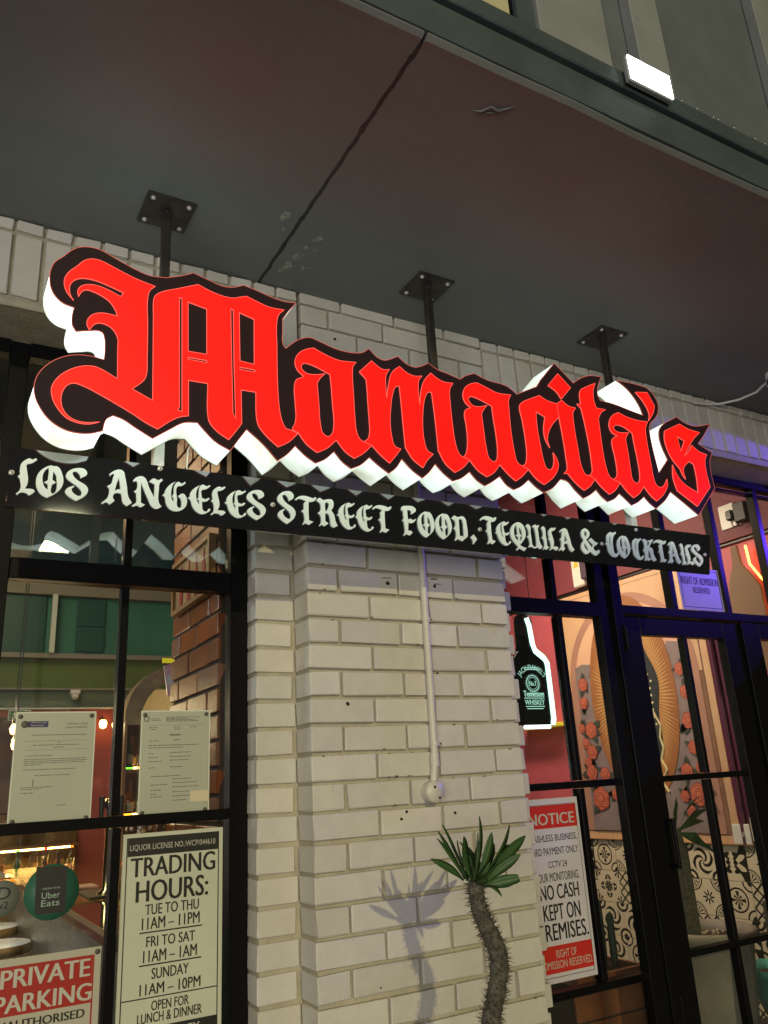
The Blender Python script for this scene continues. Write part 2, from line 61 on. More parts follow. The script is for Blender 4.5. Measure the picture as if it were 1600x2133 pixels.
GL={'L': ([[(0.0384,0.1036,0),(0.0423,0.1005,0),(0.0364,0.0936,1),(0.0277,0.087,1),(0.0197,0.0843,1),(0.0185,0.0803,1),(0.0208,0.0657,1),(0.0248,0.0431,1),(0.0243,0.0325,1),(0.0195,0.0182,0),(0.0293,0.0195,1),(0.0385,0.0187,1),(0.0429,0.014,0),(0.0375,0.0074,1),(0.0303,0.0019,0),(0.024,0.0063,1),(0.014,0.0078,1),(0.0071,0.0048,1),(0.0033,0.0,0),(0.0,0.0033,0),(0.0058,0.0092,1),(0.0094,0.02,1),(0.0095,0.0305,1),(0.0067,0.0427,0),(0.0007,0.0498,0),(0.0053,0.0551,1),(0.0043,0.0676,1),(0.0053,0.0825,1),(0.0126,0.0932,1),(0.0248,0.1011,1),(0.0305,0.0987,1)]],0.0429,0.1036),'O': ([[(0.0316,0.0895,0),(0.0373,0.0878,1),(0.0448,0.0889,1),(0.0527,0.084,1),(0.0593,0.0709,1),(0.0639,0.0532,1),(0.0631,0.0413,1),(0.0567,0.0255,1),(0.0427,0.011,1),(0.0278,0.0,0),(0.0153,0.0064,1),(0.0042,0.0207,1),(0.0,0.0391,1),(0.0006,0.0561,1),(0.0086,0.0722,1),(0.0208,0.0836,1)],[(0.0265,0.0823,0),(0.0187,0.0736,1),(0.0141,0.0602,1),(0.0148,0.0432,1),(0.0201,0.0291,1),(0.0286,0.0212,0),(0.0279,0.0365,0),(0.0183,0.041,0),(0.027,0.0481,0),(0.0274,0.0642,1),(0.0278,0.0771,1)],[(0.0378,0.0732,0),(0.0455,0.0646,1),(0.0489,0.0479,1),(0.0494,0.0309,1),(0.046,0.0177,1),(0.0398,0.0131,1),(0.0364,0.0165,1),(0.0372,0.0367,0),(0.0464,0.0444,0),(0.0377,0.0506,0)]],0.0639,0.0895),'S': ([[(0.0361,0.0645,0),(0.0348,0.0704,1),(0.0295,0.0773,1),(0.0216,0.0805,1),(0.016,0.0775,1),(0.016,0.0721,1),(0.0207,0.0641,1),(0.0328,0.0549,1),(0.0468,0.0481,1),(0.0551,0.0384,1),(0.0554,0.0276,1),(0.0487,0.016,1),(0.0286,0.0,0),(0.0168,0.0056,1),(0.0049,0.0147,1),(0.0008,0.0238,1),(0.0047,0.0317,1),(0.0202,0.0413,0),(0.022,0.0383,0),(0.0164,0.0333,1),(0.0175,0.0249,1),(0.0256,0.0173,1),(0.0363,0.0148,1),(0.0411,0.0215,1),(0.0392,0.0298,1),(0.0299,0.0394,1),(0.016,0.0483,1),(0.0039,0.0574,1),(0.0,0.0655,1),(0.0019,0.0744,1),(0.0136,0.0859,1),(0.0286,0.0914,1),(0.0422,0.0912,1),(0.0505,0.0836,1),(0.0501,0.0747,1)]],0.0554,0.0914),'A': ([[(0.0166,0.0865,0),(0.0286,0.0971,1),(0.0425,0.1025,1),(0.0529,0.0984,1),(0.0565,0.0865,1),(0.0629,0.0584,1),(0.0683,0.028,1),(0.0782,0.0127,0),(0.0651,0.0013,0),(0.056,0.0089,1),(0.0523,0.0238,1),(0.0498,0.0341,0),(0.0417,0.0357,1),(0.0308,0.0325,0),(0.0279,0.0219,0),(0.0332,0.0127,0),(0.0215,0.0008,0),(0.0133,0.0059,1),(0.0075,0.0041,1),(0.0037,0.0,0),(0.0,0.0032,0),(0.0072,0.0095,1),(0.0146,0.0191,1),(0.019,0.0415,1),(0.0181,0.0458,0),(0.0125,0.0516,0),(0.0224,0.0596,1),(0.0265,0.0779,1),(0.028,0.0881,1),(0.0221,0.0855,1),(0.0189,0.0808,0)],[(0.041,0.0788,0),(0.0454,0.0627,1),(0.0482,0.0464,0),(0.0402,0.0458,1),(0.0324,0.0404,0),(0.0364,0.0615,1)]],0.0782,0.1025),'N': ([[(0.0011,0.0753,0),(0.0096,0.0848,1),(0.0248,0.0897,1),(0.034,0.084,1),(0.0439,0.0603,1),(0.0591,0.0318,0),(0.059,0.0707,0),(0.0433,0.0769,0),(0.0558,0.0879,1),(0.0677,0.0845,1),(0.0766,0.0899,0),(0.0807,0.0862,0),(0.0719,0.0752,1),(0.0704,0.0582,1),(0.0717,0.0196,1),(0.0793,0.0095,0),(0.0653,0.001,1),(0.0536,0.0064,1),(0.0426,0.027,1),(0.0216,0.0726,0),(0.024,0.0138,0),(0.0351,0.0097,0),(0.0232,0.0009,1),(0.0143,0.0044,1),(0.0044,0.0,0),(0.0,0.0027,0),(0.0113,0.0136,1),(0.0125,0.0287,1),(0.0116,0.0382,0),(0.0043,0.0435,0),(0.0111,0.0505,1),(0.0114,0.0726,1),(0.0088,0.0741,1),(0.0044,0.071,0)]],0.0807,0.0899),'G': ([[(0.0361,0.0872,0),(0.0205,0.076,1),(0.0079,0.0575,1),(0.0068,0.049,0),(0.0,0.0425,0),(0.0072,0.0373,1),(0.0117,0.019,1),(0.0226,0.0037,1),(0.0385,0.0,1),(0.0568,0.0077,1),(0.0671,0.0229,1),(0.0667,0.0426,1),(0.057,0.054,1),(0.0426,0.0451,0),(0.0508,0.0378,1),(0.0538,0.0241,1),(0.0514,0.0132,1),(0.0443,0.0118,1),(0.0404,0.0365,1),(0.0405,0.0725,1),(0.0525,0.0761,1),(0.0635,0.0855,0),(0.0607,0.0894,0),(0.0523,0.0831,1),(0.0428,0.087,1),(0.0325,0.0748,1),(0.0312,0.0521,1),(0.0267,0.0431,0),(0.0311,0.0367,1),(0.032,0.0243,0),(0.0257,0.0346,1),(0.0237,0.0567,1),(0.0284,0.0771,1)]],0.0671,0.0894),'E': ([[(0.0344,0.0859,0),(0.0174,0.0736,1),(0.0069,0.058,1),(0.0071,0.0495,0),(0.0,0.043,0),(0.0074,0.0383,1),(0.0131,0.0221,1),(0.0242,0.0065,1),(0.0406,0.0,1),(0.0542,0.0058,1),(0.0642,0.0154,1),(0.0622,0.0195,0),(0.0584,0.0176,0),(0.0541,0.01,1),(0.0445,0.0112,1),(0.0408,0.0226,1),(0.0405,0.0367,0),(0.0536,0.0397,1),(0.0623,0.0488,0),(0.0576,0.0508,0),(0.0508,0.0459,1),(0.0398,0.048,0),(0.0388,0.0707,1),(0.0503,0.0751,1),(0.0635,0.086,0),(0.0612,0.0895,0),(0.0529,0.0846,1),(0.0418,0.0878,1),(0.0337,0.0815,1),(0.0313,0.064,1),(0.031,0.0483,0),(0.0257,0.0434,0),(0.0317,0.0399,1),(0.0325,0.0258,0),(0.0249,0.0405,1),(0.0232,0.0601,1),(0.027,0.0749,1)]],0.0642,0.0895),'T': ([[(0.0,0.0759,0),(0.012,0.0864,1),(0.0279,0.0915,1),(0.0491,0.0898,1),(0.061,0.0874,1),(0.0657,0.0919,0),(0.0718,0.0901,0),(0.0648,0.0801,1),(0.054,0.0749,1),(0.0452,0.0746,0),(0.0441,0.0519,1),(0.0445,0.0163,0),(0.0589,0.0128,0),(0.0441,0.0015,0),(0.0349,0.0044,1),(0.0284,0.0036,1),(0.027,0.0,0),(0.0231,0.0018,0),(0.0291,0.0108,1),(0.031,0.0249,1),(0.0279,0.0372,0),(0.0202,0.0427,0),(0.0282,0.0487,1),(0.0295,0.068,0),(0.0368,0.0754,0),(0.0224,0.0795,1),(0.0105,0.079,1),(0.0052,0.074,0)]],0.0718,0.0919),'R': ([[(0.0,0.081,0),(0.011,0.0901,1),(0.023,0.0851,1),(0.0394,0.0893,1),(0.0531,0.0894,1),(0.0577,0.0803,1),(0.0564,0.067,1),(0.0491,0.0545,0),(0.0582,0.0425,1),(0.0623,0.0223,1),(0.0691,0.0076,0),(0.0552,0.0002,0),(0.0473,0.0053,1),(0.0452,0.023,1),(0.0412,0.0393,1),(0.0343,0.0445,0),(0.0283,0.0412,0),(0.028,0.0185,0),(0.0386,0.012,0),(0.0242,0.0015,0),(0.0176,0.0046,1),(0.0123,0.0041,1),(0.0103,0.0,0),(0.0068,0.0015,0),(0.0139,0.0119,1),(0.0144,0.0299,1),(0.0114,0.0359,0),(0.0036,0.0414,0),(0.0124,0.0489,1),(0.0136,0.071,1),(0.0066,0.0774,0)],[(0.0295,0.0768,0),(0.0382,0.0787,1),(0.0422,0.0745,1),(0.0393,0.0611,1),(0.0312,0.0472,0),(0.0284,0.0598,1)]],0.0691,0.0901),'F': ([[(0.0,0.0909,0),(0.0051,0.0981,1),(0.0229,0.1022,1),(0.0446,0.1023,1),(0.0544,0.0949,1),(0.0545,0.0887,1),(0.0385,0.0751,0),(0.0351,0.0779,0),(0.0377,0.0831,1),(0.0326,0.0879,1),(0.0224,0.0882,0),(0.022,0.0715,1),(0.0234,0.0547,0),(0.0319,0.06,1),(0.0411,0.0562,1),(0.0523,0.0616,0),(0.0526,0.0575,0),(0.0404,0.0469,1),(0.0294,0.0445,1),(0.0236,0.0463,0),(0.0207,0.0183,0),(0.0302,0.0192,1),(0.0372,0.0132,0),(0.0249,0.0026,0),(0.0118,0.0054,1),(0.0061,0.0,0),(0.0022,0.002,0),(0.0081,0.0098,1),(0.0093,0.0267,1),(0.0072,0.0457,0),(0.0012,0.0515,0),(0.0076,0.0578,1),(0.0071,0.0698,1),(0.0073,0.0844,0),(0.0032,0.0827,0)]],0.0545,0.1023),'D': ([[(0.0,0.0779,0),(0.0117,0.0886,0),(0.0243,0.0844,1),(0.0452,0.0893,1),(0.0559,0.0804,1),(0.0585,0.063,1),(0.0605,0.0405,1),(0.059,0.0203,0),(0.0346,0.001,0),(0.0194,0.0065,1),(0.0135,0.0054,1),(0.0107,0.0,0),(0.0061,0.0027,0),(0.012,0.0132,1),(0.0134,0.0332,1),(0.011,0.0379,0),(0.0044,0.0434,0),(0.0123,0.0505,1),(0.0135,0.0681,1),(0.0059,0.0736,1)],[(0.0278,0.076,0),(0.0368,0.0783,1),(0.043,0.0739,1),(0.0448,0.0439,1),(0.044,0.0164,0),(0.0351,0.0197,0),(0.027,0.0191,0),(0.0278,0.0471,1)]],0.0605,0.0893),'comma': ([[(0.0,0.0233,0),(0.0138,0.0342,0),(0.0259,0.0183,0),(0.0095,0.0,0),(0.0074,0.0028,0),(0.0096,0.0092,1)]],0.0259,0.0342),'C': ([[(0.0327,0.0978,0),(0.0161,0.0853,1),(0.0101,0.0677,1),(0.0092,0.0558,0),(0.0,0.0489,0),(0.0078,0.0439,1),(0.0112,0.0208,1),(0.0254,0.0036,1),(0.0414,0.0,1),(0.0549,0.0079,1),(0.065,0.0205,0),(0.06,0.0224,0),(0.0519,0.015,1),(0.041,0.016,1),(0.0371,0.0365,1),(0.0393,0.0638,1),(0.0476,0.0833,1),(0.0623,0.0967,0),(0.0592,0.1016,0),(0.0479,0.096,1)],[(0.0295,0.0883,0),(0.0311,0.0783,1),(0.0268,0.0491,1),(0.0269,0.0272,0),(0.0203,0.0451,1),(0.0227,0.069,1)]],0.065,0.1016),'K': ([[(0.0027,0.0847,0),(0.0146,0.0879,0),(0.027,0.0804,1),(0.0245,0.0606,0),(0.041,0.0737,1),(0.0324,0.0834,0),(0.0487,0.0867,1),(0.0601,0.0913,0),(0.0613,0.0862,0),(0.0448,0.0695,1),(0.036,0.0575,0),(0.0503,0.0519,1),(0.0529,0.0278,1),(0.064,0.0079,0),(0.0507,0.0009,0),(0.0408,0.0094,1),(0.0372,0.035,1),(0.027,0.0463,0),(0.0217,0.014,0),(0.037,0.0091,0),(0.0213,0.0016,0),(0.0091,0.0033,1),(0.0029,0.0,0),(0.0024,0.0044,0),(0.0084,0.017,1),(0.0075,0.0341,1),(0.0,0.0421,0),(0.0091,0.0498,1),(0.0119,0.0692,1)]],0.064,0.0913),'Q': ([[(0.0332,0.1031,0),(0.0453,0.1035,1),(0.0596,0.0945,1),(0.0671,0.0739,1),(0.0654,0.0567,1),(0.0536,0.0385,1),(0.0359,0.0214,0),(0.0487,0.0156,1),(0.0638,0.0128,0),(0.0518,0.0005,0),(0.0388,0.0057,1),(0.0306,0.0078,1),(0.0218,0.0,0),(0.0182,0.0039,0),(0.0287,0.0137,0),(0.0114,0.0289,1),(0.0017,0.0447,1),(0.0,0.0628,1),(0.0065,0.0818,1),(0.0203,0.096,1)],[(0.0288,0.0955,0),(0.0182,0.0802,1),(0.0159,0.0573,1),(0.0215,0.041,1),(0.0309,0.0349,0),(0.0328,0.0492,0),(0.0216,0.0543,0),(0.0319,0.0604,0),(0.0307,0.0843,1)],[(0.0396,0.0867,0),(0.0487,0.0777,1),(0.0515,0.0609,1),(0.0474,0.0436,1),(0.0398,0.033,0),(0.0395,0.0484,0),(0.0464,0.0562,0),(0.0393,0.0639,0)]],0.0671,0.1035),'U': ([[(0.0,0.0796,0),(0.0106,0.0879,0),(0.02,0.0809,1),(0.0187,0.0593,1),(0.0199,0.0309,1),(0.0207,0.0125,1),(0.0303,0.0063,1),(0.0402,0.0101,0),(0.042,0.0387,1),(0.0411,0.0644,1),(0.0386,0.0756,0),(0.0288,0.0809,0),(0.044,0.0892,1),(0.0506,0.0862,1),(0.0601,0.0901,0),(0.0613,0.0861,0),(0.0549,0.0788,1),(0.0542,0.0571,1),(0.0559,0.0258,1),(0.0656,0.0082,0),(0.0538,0.0,0),(0.044,0.0048,1),(0.0277,0.0005,1),(0.0162,0.005,1),(0.0054,0.0021,0),(0.0031,0.0052,0),(0.0106,0.0144,1),(0.0087,0.0326,0),(0.0015,0.041,0),(0.0102,0.0484,1),(0.0093,0.0669,1),(0.0042,0.0749,1)]],0.0656,0.0901),'I': ([[(0.0017,0.0802,0),(0.0142,0.0874,0),(0.0203,0.0808,1),(0.02,0.0547,1),(0.0214,0.0289,1),(0.0201,0.0159,0),(0.0293,0.011,0),(0.0153,0.0003,0),(0.0087,0.0034,1),(0.0029,0.0,0),(0.0023,0.0037,0),(0.0091,0.0134,1),(0.0099,0.0307,1),(0.0067,0.0375,0),(0.0,0.0446,0),(0.008,0.0506,1),(0.0091,0.0651,1),(0.0053,0.0757,1)]],0.0293,0.0874),'ampersand': ([[(0.0281,0.1014,0),(0.0423,0.0954,1),(0.0484,0.0825,1),(0.0391,0.0666,1),(0.0269,0.0579,0),(0.0495,0.0289,0),(0.0592,0.0402,0),(0.0391,0.0561,0),(0.0524,0.0664,0),(0.0728,0.0519,1),(0.085,0.0507,0),(0.0726,0.04,1),(0.0597,0.0328,1),(0.0597,0.0224,1),(0.0704,0.018,1),(0.082,0.0244,0),(0.0876,0.019,1),(0.0759,0.0061,1),(0.0644,0.0,1),(0.0509,0.0053,1),(0.0391,0.0137,0),(0.0239,0.003,1),(0.0143,0.0021,1),(0.0,0.017,1),(0.0007,0.0362,1),(0.0158,0.053,0),(0.0087,0.0665,1),(0.0075,0.0813,1),(0.0154,0.0941,1)],[(0.0262,0.0907,0),(0.0346,0.0841,1),(0.0329,0.0749,1),(0.025,0.0667,0),(0.0213,0.0782,1)],[(0.017,0.0451,0),(0.0268,0.0297,1),(0.0346,0.0142,0),(0.0194,0.0202,1),(0.0134,0.0329,1)]],0.0876,0.1014)}
INST=[('L',-0.9067,2.2233,0.0429,0.1036),('O',-0.8625,2.2236,0.0639,0.0895),('S',-0.793,2.2239,0.0554,0.0914),('A',-0.7023,2.2236,0.0782,0.1025),('N',-0.6247,2.2255,0.0807,0.0899),('G',-0.5444,2.2258,0.0671,0.0894),('E',-0.4742,2.2258,0.0642,0.0895),('T',-0.1535,2.2282,0.0718,0.0919),('R',-0.0832,2.2293,0.0691,0.0901),('F',0.215,2.2293,0.0545,0.1023),('D',0.408,2.2311,0.0605,0.0893),('comma',0.4785,2.2268,0.0259,0.0342),('C',1.0925,2.2367,0.065,0.1016),('K',1.287,2.237,0.064,0.0913),('Q',0.6495,2.2214,0.0671,0.1035),('U',0.7204,2.2355,0.0656,0.0901),('I',0.7872,2.2355,0.0293,0.0874),('ampersand',0.971,2.235,0.0876,0.1014),('O',0.2743,2.231,0.064,0.0895),('O',0.3421,2.2316,0.064,0.0899),('O',1.1533,2.2363,0.0659,0.0903),('S',-0.3026,2.2261,0.0567,0.0924),('S',-0.2082,2.225,0.0559,0.1024),('S',1.5612,2.2374,0.0577,0.0927),('A',0.859,2.2373,0.0752,0.0884),('A',1.4142,2.2381,0.0747,0.0908),('E',-0.3691,2.2263,0.0642,0.0863),('E',-0.0154,2.2291,0.0635,0.089),('E',0.0476,2.229,0.0629,0.0897),('E',0.5841,2.2341,0.0633,0.0888),('L',-0.4087,2.2264,0.0432,0.0901),('L',0.8171,2.2354,0.0417,0.0883),('L',1.521,2.2391,0.0432,0.0884),('T',0.1086,2.2304,0.0711,0.0916),('T',0.523,2.2322,0.0722,0.1006),('T',1.349,2.2373,0.0732,0.092),('C',1.2248,2.2372,0.0622,0.0889),('I',1.4938,2.2376,0.0269,0.0892)]
TR=[('LIQUOR LICENSE NO.:WCP/044610',-0.4832,-0.2304,1.3438,1.3622),('TRADING',-0.4797,-0.2298,1.2751,1.3267),('HOURS:',-0.462,-0.2505,1.2082,1.2643),('TUE TO THU',-0.4336,-0.2779,1.1734,1.2013),('11AM – 11PM',-0.4419,-0.2749,1.1365,1.167),('FRI TO SAT',-0.4278,-0.2879,1.0915,1.1184),('11AM – 1AM',-0.4351,-0.2816,1.0528,1.083),('SUNDAY',-0.41,-0.3044,1.0095,1.037),('11AM – 10PM',-0.4417,-0.2696,0.9718,1.0001),('OPEN FOR',-0.408,-0.3026,0.9321,0.9563),('LUNCH & DINNER',-0.4453,-0.2647,0.9038,0.9282)]
TRL=[((-0.447,1.128),(-0.2668,1.1296)),((-0.445,1.0466),(-0.2686,1.0454)),((-0.4894,0.968),(-0.2212,0.9639)),((-0.4957,1.3773),(-0.2186,1.3796)),((-0.4937,1.3336),(-0.2206,1.3349)),((-0.4865,0.9064),(-0.2205,0.8977))]
PR=[('PRIVATE',-0.7983,-0.5766,1.0437,1.0866),('PARKING',-0.8091,-0.5699,0.9865,1.0276),('UNAUTHORISED',-0.822,-0.5851,0.948,0.9684)]
PRL=[(-0.6878,1.0886),(-0.5646,1.0864),(-0.5626,0.9796),(-0.5471,1.103)]
UB=[('Uber',-0.7127,-0.6659,1.2459,1.2615),('Eats',-0.7124,-0.6657,1.2266,1.2425),('ORDER WITH',-0.7123,-0.667,1.2684,1.2731)]
UBR=[(-0.731,1.3278),(-0.6505,1.3242),(-0.6497,1.208),(-0.727,1.2086)]
NO=[('NOTICE',0.9725,1.1991,1.3069,1.3469),('CASHLESS BUSINESS,',0.9722,1.2018,1.245,1.272),('CARD PAYMENT ONLY.',0.9614,1.2047,1.2015,1.2272),('CCTV 24',1.0477,1.1377,1.1577,1.1799),('HOUR MONITORING.',0.9779,1.1915,1.1112,1.141),('NO CASH',0.9937,1.1805,1.0509,1.1011),('IS KEPT ON',0.9559,1.1767,0.9823,1.0363),('PREMISES.',0.9722,1.2054,0.9175,0.9727),('RIGHT OF',1.0386,1.135,0.8601,0.8862),('ADMISSION RESERVED.',0.9597,1.2087,0.8278,0.8532)]
NOL=[(1.2116,1.3694),(1.2066,1.2945),(1.2074,0.901),(1.2148,0.8153)]
AD=[('RIGHT OF ADMISSION',2.0417,2.3051,2.3108,2.3477),('RESERVED',2.1138,2.2328,2.2694,2.2994)]
TRK=[(0.2119,-0.5,1.2475),(0.2142,-0.5,1.2154),(0.2203,-0.5,1.183),(0.2337,-0.5,1.1472),(0.2512,-0.5,1.1138),(0.2633,-0.5,1.084),(0.2665,-0.5,1.0528),(0.2587,-0.5,1.0152),(0.2447,-0.5,0.9792),(0.233,-0.5,0.9515),(0.2247,-0.5,0.9237)]
LEAF=[((0.2139,-0.5,1.2474),(0.2454,-0.5,1.4054),1.0),((0.2197,-0.5,1.2468),(0.2646,-0.52,1.366),0.9),((0.2273,-0.5,1.2445),(0.364,-0.47,1.3761),1.0),((0.2328,-0.5,1.2411),(0.4045,-0.48,1.3454),1.0),((0.2402,-0.5,1.2374),(0.3423,-0.53,1.307),0.95),((0.2357,-0.5,1.232),(0.3157,-0.55,1.2552),1.1),((0.2316,-0.5,1.231),(0.2485,-0.56,1.2207),0.7),((0.2023,-0.5,1.2485),(0.1633,-0.54,1.3635),1.1),((0.1794,-0.5,1.2508),(0.0731,-0.52,1.3195),0.7),((0.1907,-0.5,1.2482),(0.1329,-0.47,1.3777),0.6),((0.1927,-0.5,1.2495),(0.168,-0.44,1.39),0.6),((0.1835,-0.5,1.2533),(0.1101,-0.5,1.3622),0.5),((0.2368,-0.5,1.2421),(0.3763,-0.44,1.3242),1.0),((0.2234,-0.5,1.2449),(0.3429,-0.42,1.3294),0.9),((0.2082,-0.5,1.2494),(0.2729,-0.4,1.3249),0.9),((0.2142,-0.5,1.2502),(0.3361,-0.38,1.3482),0.9),((0.2092,-0.5,1.2405),(0.1966,-0.58,1.2658),0.8),((0.202,-0.5,1.2456),(0.1473,-0.59,1.2936),0.8),((0.1945,-0.5,1.2478),(0.2356,-0.4,1.2814),0.7)]
ROSE=[(1.932,2.054,0.043),(1.948,1.93,0.04),(1.909,1.746,0.052),(1.996,1.764,0.031),(1.928,1.604,0.046),(1.974,1.662,0.035),(1.973,1.54,0.032),(1.954,1.474,0.048),(1.83,1.459,0.044),(1.899,1.308,0.072),(1.756,1.332,0.036),(1.085,2.046,0.038),(1.07,1.908,0.039),(1.081,1.741,0.048),(1.078,1.586,0.039),(1.156,1.456,0.042),(1.048,1.471,0.037),(1.093,1.323,0.063),(1.199,1.315,0.033),(1.168,1.231,0.035)]
MUR={'rayL': [(1.738,2.372),(1.814,2.234),(1.86,2.125),(1.849,2.01),(1.84,1.851),(1.838,1.697),(1.815,1.576),(1.77,1.489),(1.737,1.425),(1.716,1.571),(1.728,1.625),(1.724,1.797),(1.731,1.996),(1.737,2.086),(1.73,2.244),(1.732,2.36)],'rayR': [(1.367,2.301),(1.367,2.23),(1.308,2.103),(1.294,2.007),(1.299,1.883),(1.285,1.759),(1.308,1.68),(1.292,1.599),(1.326,1.502),(1.291,1.481),(1.253,1.597),(1.264,1.426),(1.221,1.478),(1.189,1.593),(1.173,1.7),(1.154,1.847),(1.143,1.987),(1.15,2.08),(1.167,2.187),(1.204,2.267)],'mantle': [(1.365,2.241),(1.308,2.103),(1.294,2.007),(1.299,1.883),(1.285,1.759),(1.308,1.68),(1.292,1.599),(1.326,1.502),(1.278,1.422),(1.356,1.424),(1.363,1.644),(1.357,1.868),(1.359,2.132)],'cloudL': [(1.993,2.274),(1.832,2.225),(1.852,2.124),(1.877,2.036),(1.84,1.93),(1.858,1.842),(1.827,1.751),(1.843,1.632),(1.821,1.544),(1.768,1.5),(1.774,1.395),(2.025,1.4),(2.032,1.71),(2.018,2.053)],'cloudR': [(1.158,2.228),(1.014,2.224),(0.991,1.928),(1.001,1.441),(1.072,1.177),(1.288,1.193),(1.277,1.364),(1.204,1.468),(1.181,1.602),(1.141,1.697),(1.139,1.796),(1.137,1.895),(1.16,1.969),(1.139,2.099)],'frR0': (0.911,2.202),'frR1': (0.892,1.408),'frL0': (2.101,2.602),'frL1': (2.048,1.379)}

# ---------------------------------------------------------------- materials
MATS = {}
def mat(name, col, rough=0.6, metal=0.0, var=0.0, scale=8.0, bump=0.0, bscale=60.0, emit=None, estr=0.0, ior=1.5, coat=0.0, var2=None):
    if name in MATS: return MATS[name]
    m = bpy.data.materials.new(name); m.use_nodes = True; N = m.node_tree; b = N.nodes['Principled BSDF']
    b.inputs['Base Color'].default_value = (*col, 1); b.inputs['Roughness'].default_value = rough
    b.inputs['Metallic'].default_value = metal; b.inputs['IOR'].default_value = ior
    b.inputs['Coat Weight'].default_value = coat
    tc = N.nodes.new('ShaderNodeTexCoord')
    if var or var2:
        n = N.nodes.new('ShaderNodeTexNoise'); n.inputs['Scale'].default_value = scale; n.inputs['Detail'].default_value = 6
        n.inputs['Roughness'].default_value = 0.62
        N.links.new(tc.outputs['Object'], n.inputs['Vector'])
        r = N.nodes.new('ShaderNodeValToRGB'); r.color_ramp.elements[0].position = 0.32; r.color_ramp.elements[1].position = 0.68
        c2 = var2 or tuple(min(1, c * (1 + var)) for c in col); c1 = tuple(c * (1 - var) for c in col) if not var2 else col
        r.color_ramp.elements[0].color = (*c1, 1); r.color_ramp.elements[1].color = (*c2, 1)
        N.links.new(n.outputs['Fac'], r.inputs['Fac']); N.links.new(r.outputs[0], b.inputs['Base Color'])
    if bump:
        n2 = N.nodes.new('ShaderNodeTexNoise'); n2.inputs['Scale'].default_value = bscale; n2.inputs['Detail'].default_value = 4
        N.links.new(tc.outputs['Object'], n2.inputs['Vector'])
        bp = N.nodes.new('ShaderNodeBump'); bp.inputs['Strength'].default_value = bump; bp.inputs['Distance'].default_value = 0.004
        N.links.new(n2.outputs['Fac'], bp.inputs['Height']); N.links.new(bp.outputs[0], b.inputs['Normal'])
    if emit:
        b.inputs['Emission Color'].default_value = (*emit, 1); b.inputs['Emission Strength'].default_value = estr
    MATS[name] = m
    return m

def per_brick(m, amt=.10):
    N = m.node_tree; b = N.nodes['Principled BSDF']; oi = N.nodes.new('ShaderNodeObjectInfo')
    for n in [n for n in N.nodes if n.type == 'TEX_NOISE']:
        src = n.inputs['Vector'].links[0].from_socket; ad = N.nodes.new('ShaderNodeVectorMath'); ad.operation = 'ADD'; sc_ = N.nodes.new('ShaderNodeVectorMath'); sc_.operation = 'SCALE'; sc_.inputs[3].default_value = 37.0
        N.links.new(oi.outputs['Location'], sc_.inputs[0]); N.links.new(src, ad.inputs[0]); N.links.new(sc_.outputs[0], ad.inputs[1]); N.links.new(ad.outputs[0], n.inputs['Vector'])
    src = b.inputs['Base Color'].links[0].from_socket; h = N.nodes.new('ShaderNodeHueSaturation')
    mr = N.nodes.new('ShaderNodeMapRange'); mr.inputs['To Min'].default_value = 1 - amt; mr.inputs['To Max'].default_value = 1 + amt * .6
    ms_ = N.nodes.new('ShaderNodeMapRange'); ms_.inputs['To Min'].default_value = .8; ms_.inputs['To Max'].default_value = 1.25
    wn = N.nodes.new('ShaderNodeTexWhiteNoise'); N.links.new(oi.outputs['Location'], wn.inputs['Vector'])
    N.links.new(oi.outputs['Random'], mr.inputs['Value']); N.links.new(wn.outputs['Value'], ms_.inputs['Value'])
    N.links.new(mr.outputs[0], h.inputs['Value']); N.links.new(ms_.outputs[0], h.inputs['Saturation']); N.links.new(src, h.inputs['Color']); N.links.new(h.outputs[0], b.inputs['Base Color'])
def glass_mat(name='window_glass', tint=(0.93, 0.95, 0.93), ior=1.75, rough=0.0):
    m = bpy.data.materials.new(name); m.use_nodes = True; N = m.node_tree
    for n in list(N.nodes): N.nodes.remove(n)
    out = N.nodes.new('ShaderNodeOutputMaterial'); mx = N.nodes.new('ShaderNodeMixShader')
    tr = N.nodes.new('ShaderNodeBsdfTransparent'); tr.inputs[0].default_value = (*tint, 1)
    gl = N.nodes.new('ShaderNodeBsdfGlossy'); gl.inputs['Roughness'].default_value = rough
    gl.inputs[0].default_value = (0.95, 1, 0.97, 1)
    fr = N.nodes.new('ShaderNodeFresnel'); ge = N.nodes.new('ShaderNodeNewGeometry')
    ml = N.nodes.new('ShaderNodeMix'); ml.data_type = 'FLOAT'
    ml.inputs[2].default_value = ior; ml.inputs[3].default_value = 1 / ior
    N.links.new(ge.outputs['Backfacing'], ml.inputs[0]); N.links.new(ml.outputs[0], fr.inputs['IOR'])
    N.links.new(fr.outputs[0], mx.inputs[0]); N.links.new(tr.outputs[0], mx.inputs[1]); N.links.new(gl.outputs[0], mx.inputs[2])
    N.links.new(mx.outputs[0], out.inputs[0]); MATS[name] = m
    return m
M_GLASS = glass_mat()
M_BRICK = mat('painted_brick', (0.60, 0.58, 0.51), 0.60, var=0.05, scale=16, bump=0.35, bscale=140)
per_brick(M_BRICK)
M_MORTAR = mat('painted_mortar', (0.42, 0.385, 0.28), 0.8, var=0.14, scale=14, bump=0.7, bscale=90)
M_SOFFIT = mat('canopy_paint', (0.145, 0.155, 0.150), 0.5, var=0.12, scale=1.3, bump=0.35, bscale=26)
M_FASCIA = mat('fascia_paint', (0.055, 0.075, 0.078), 0.55, var=0.2, scale=5, bump=0.2, bscale=40)
M_UPPER = mat('upper_wall_plaster', (0.23, 0.25, 0.25), 0.8, var=0.12, scale=4, bump=0.2)
M_UPPER2 = mat('upper_wall_panel', (0.115, 0.135, 0.145), 0.7, var=0.12, scale=4, bump=0.2)
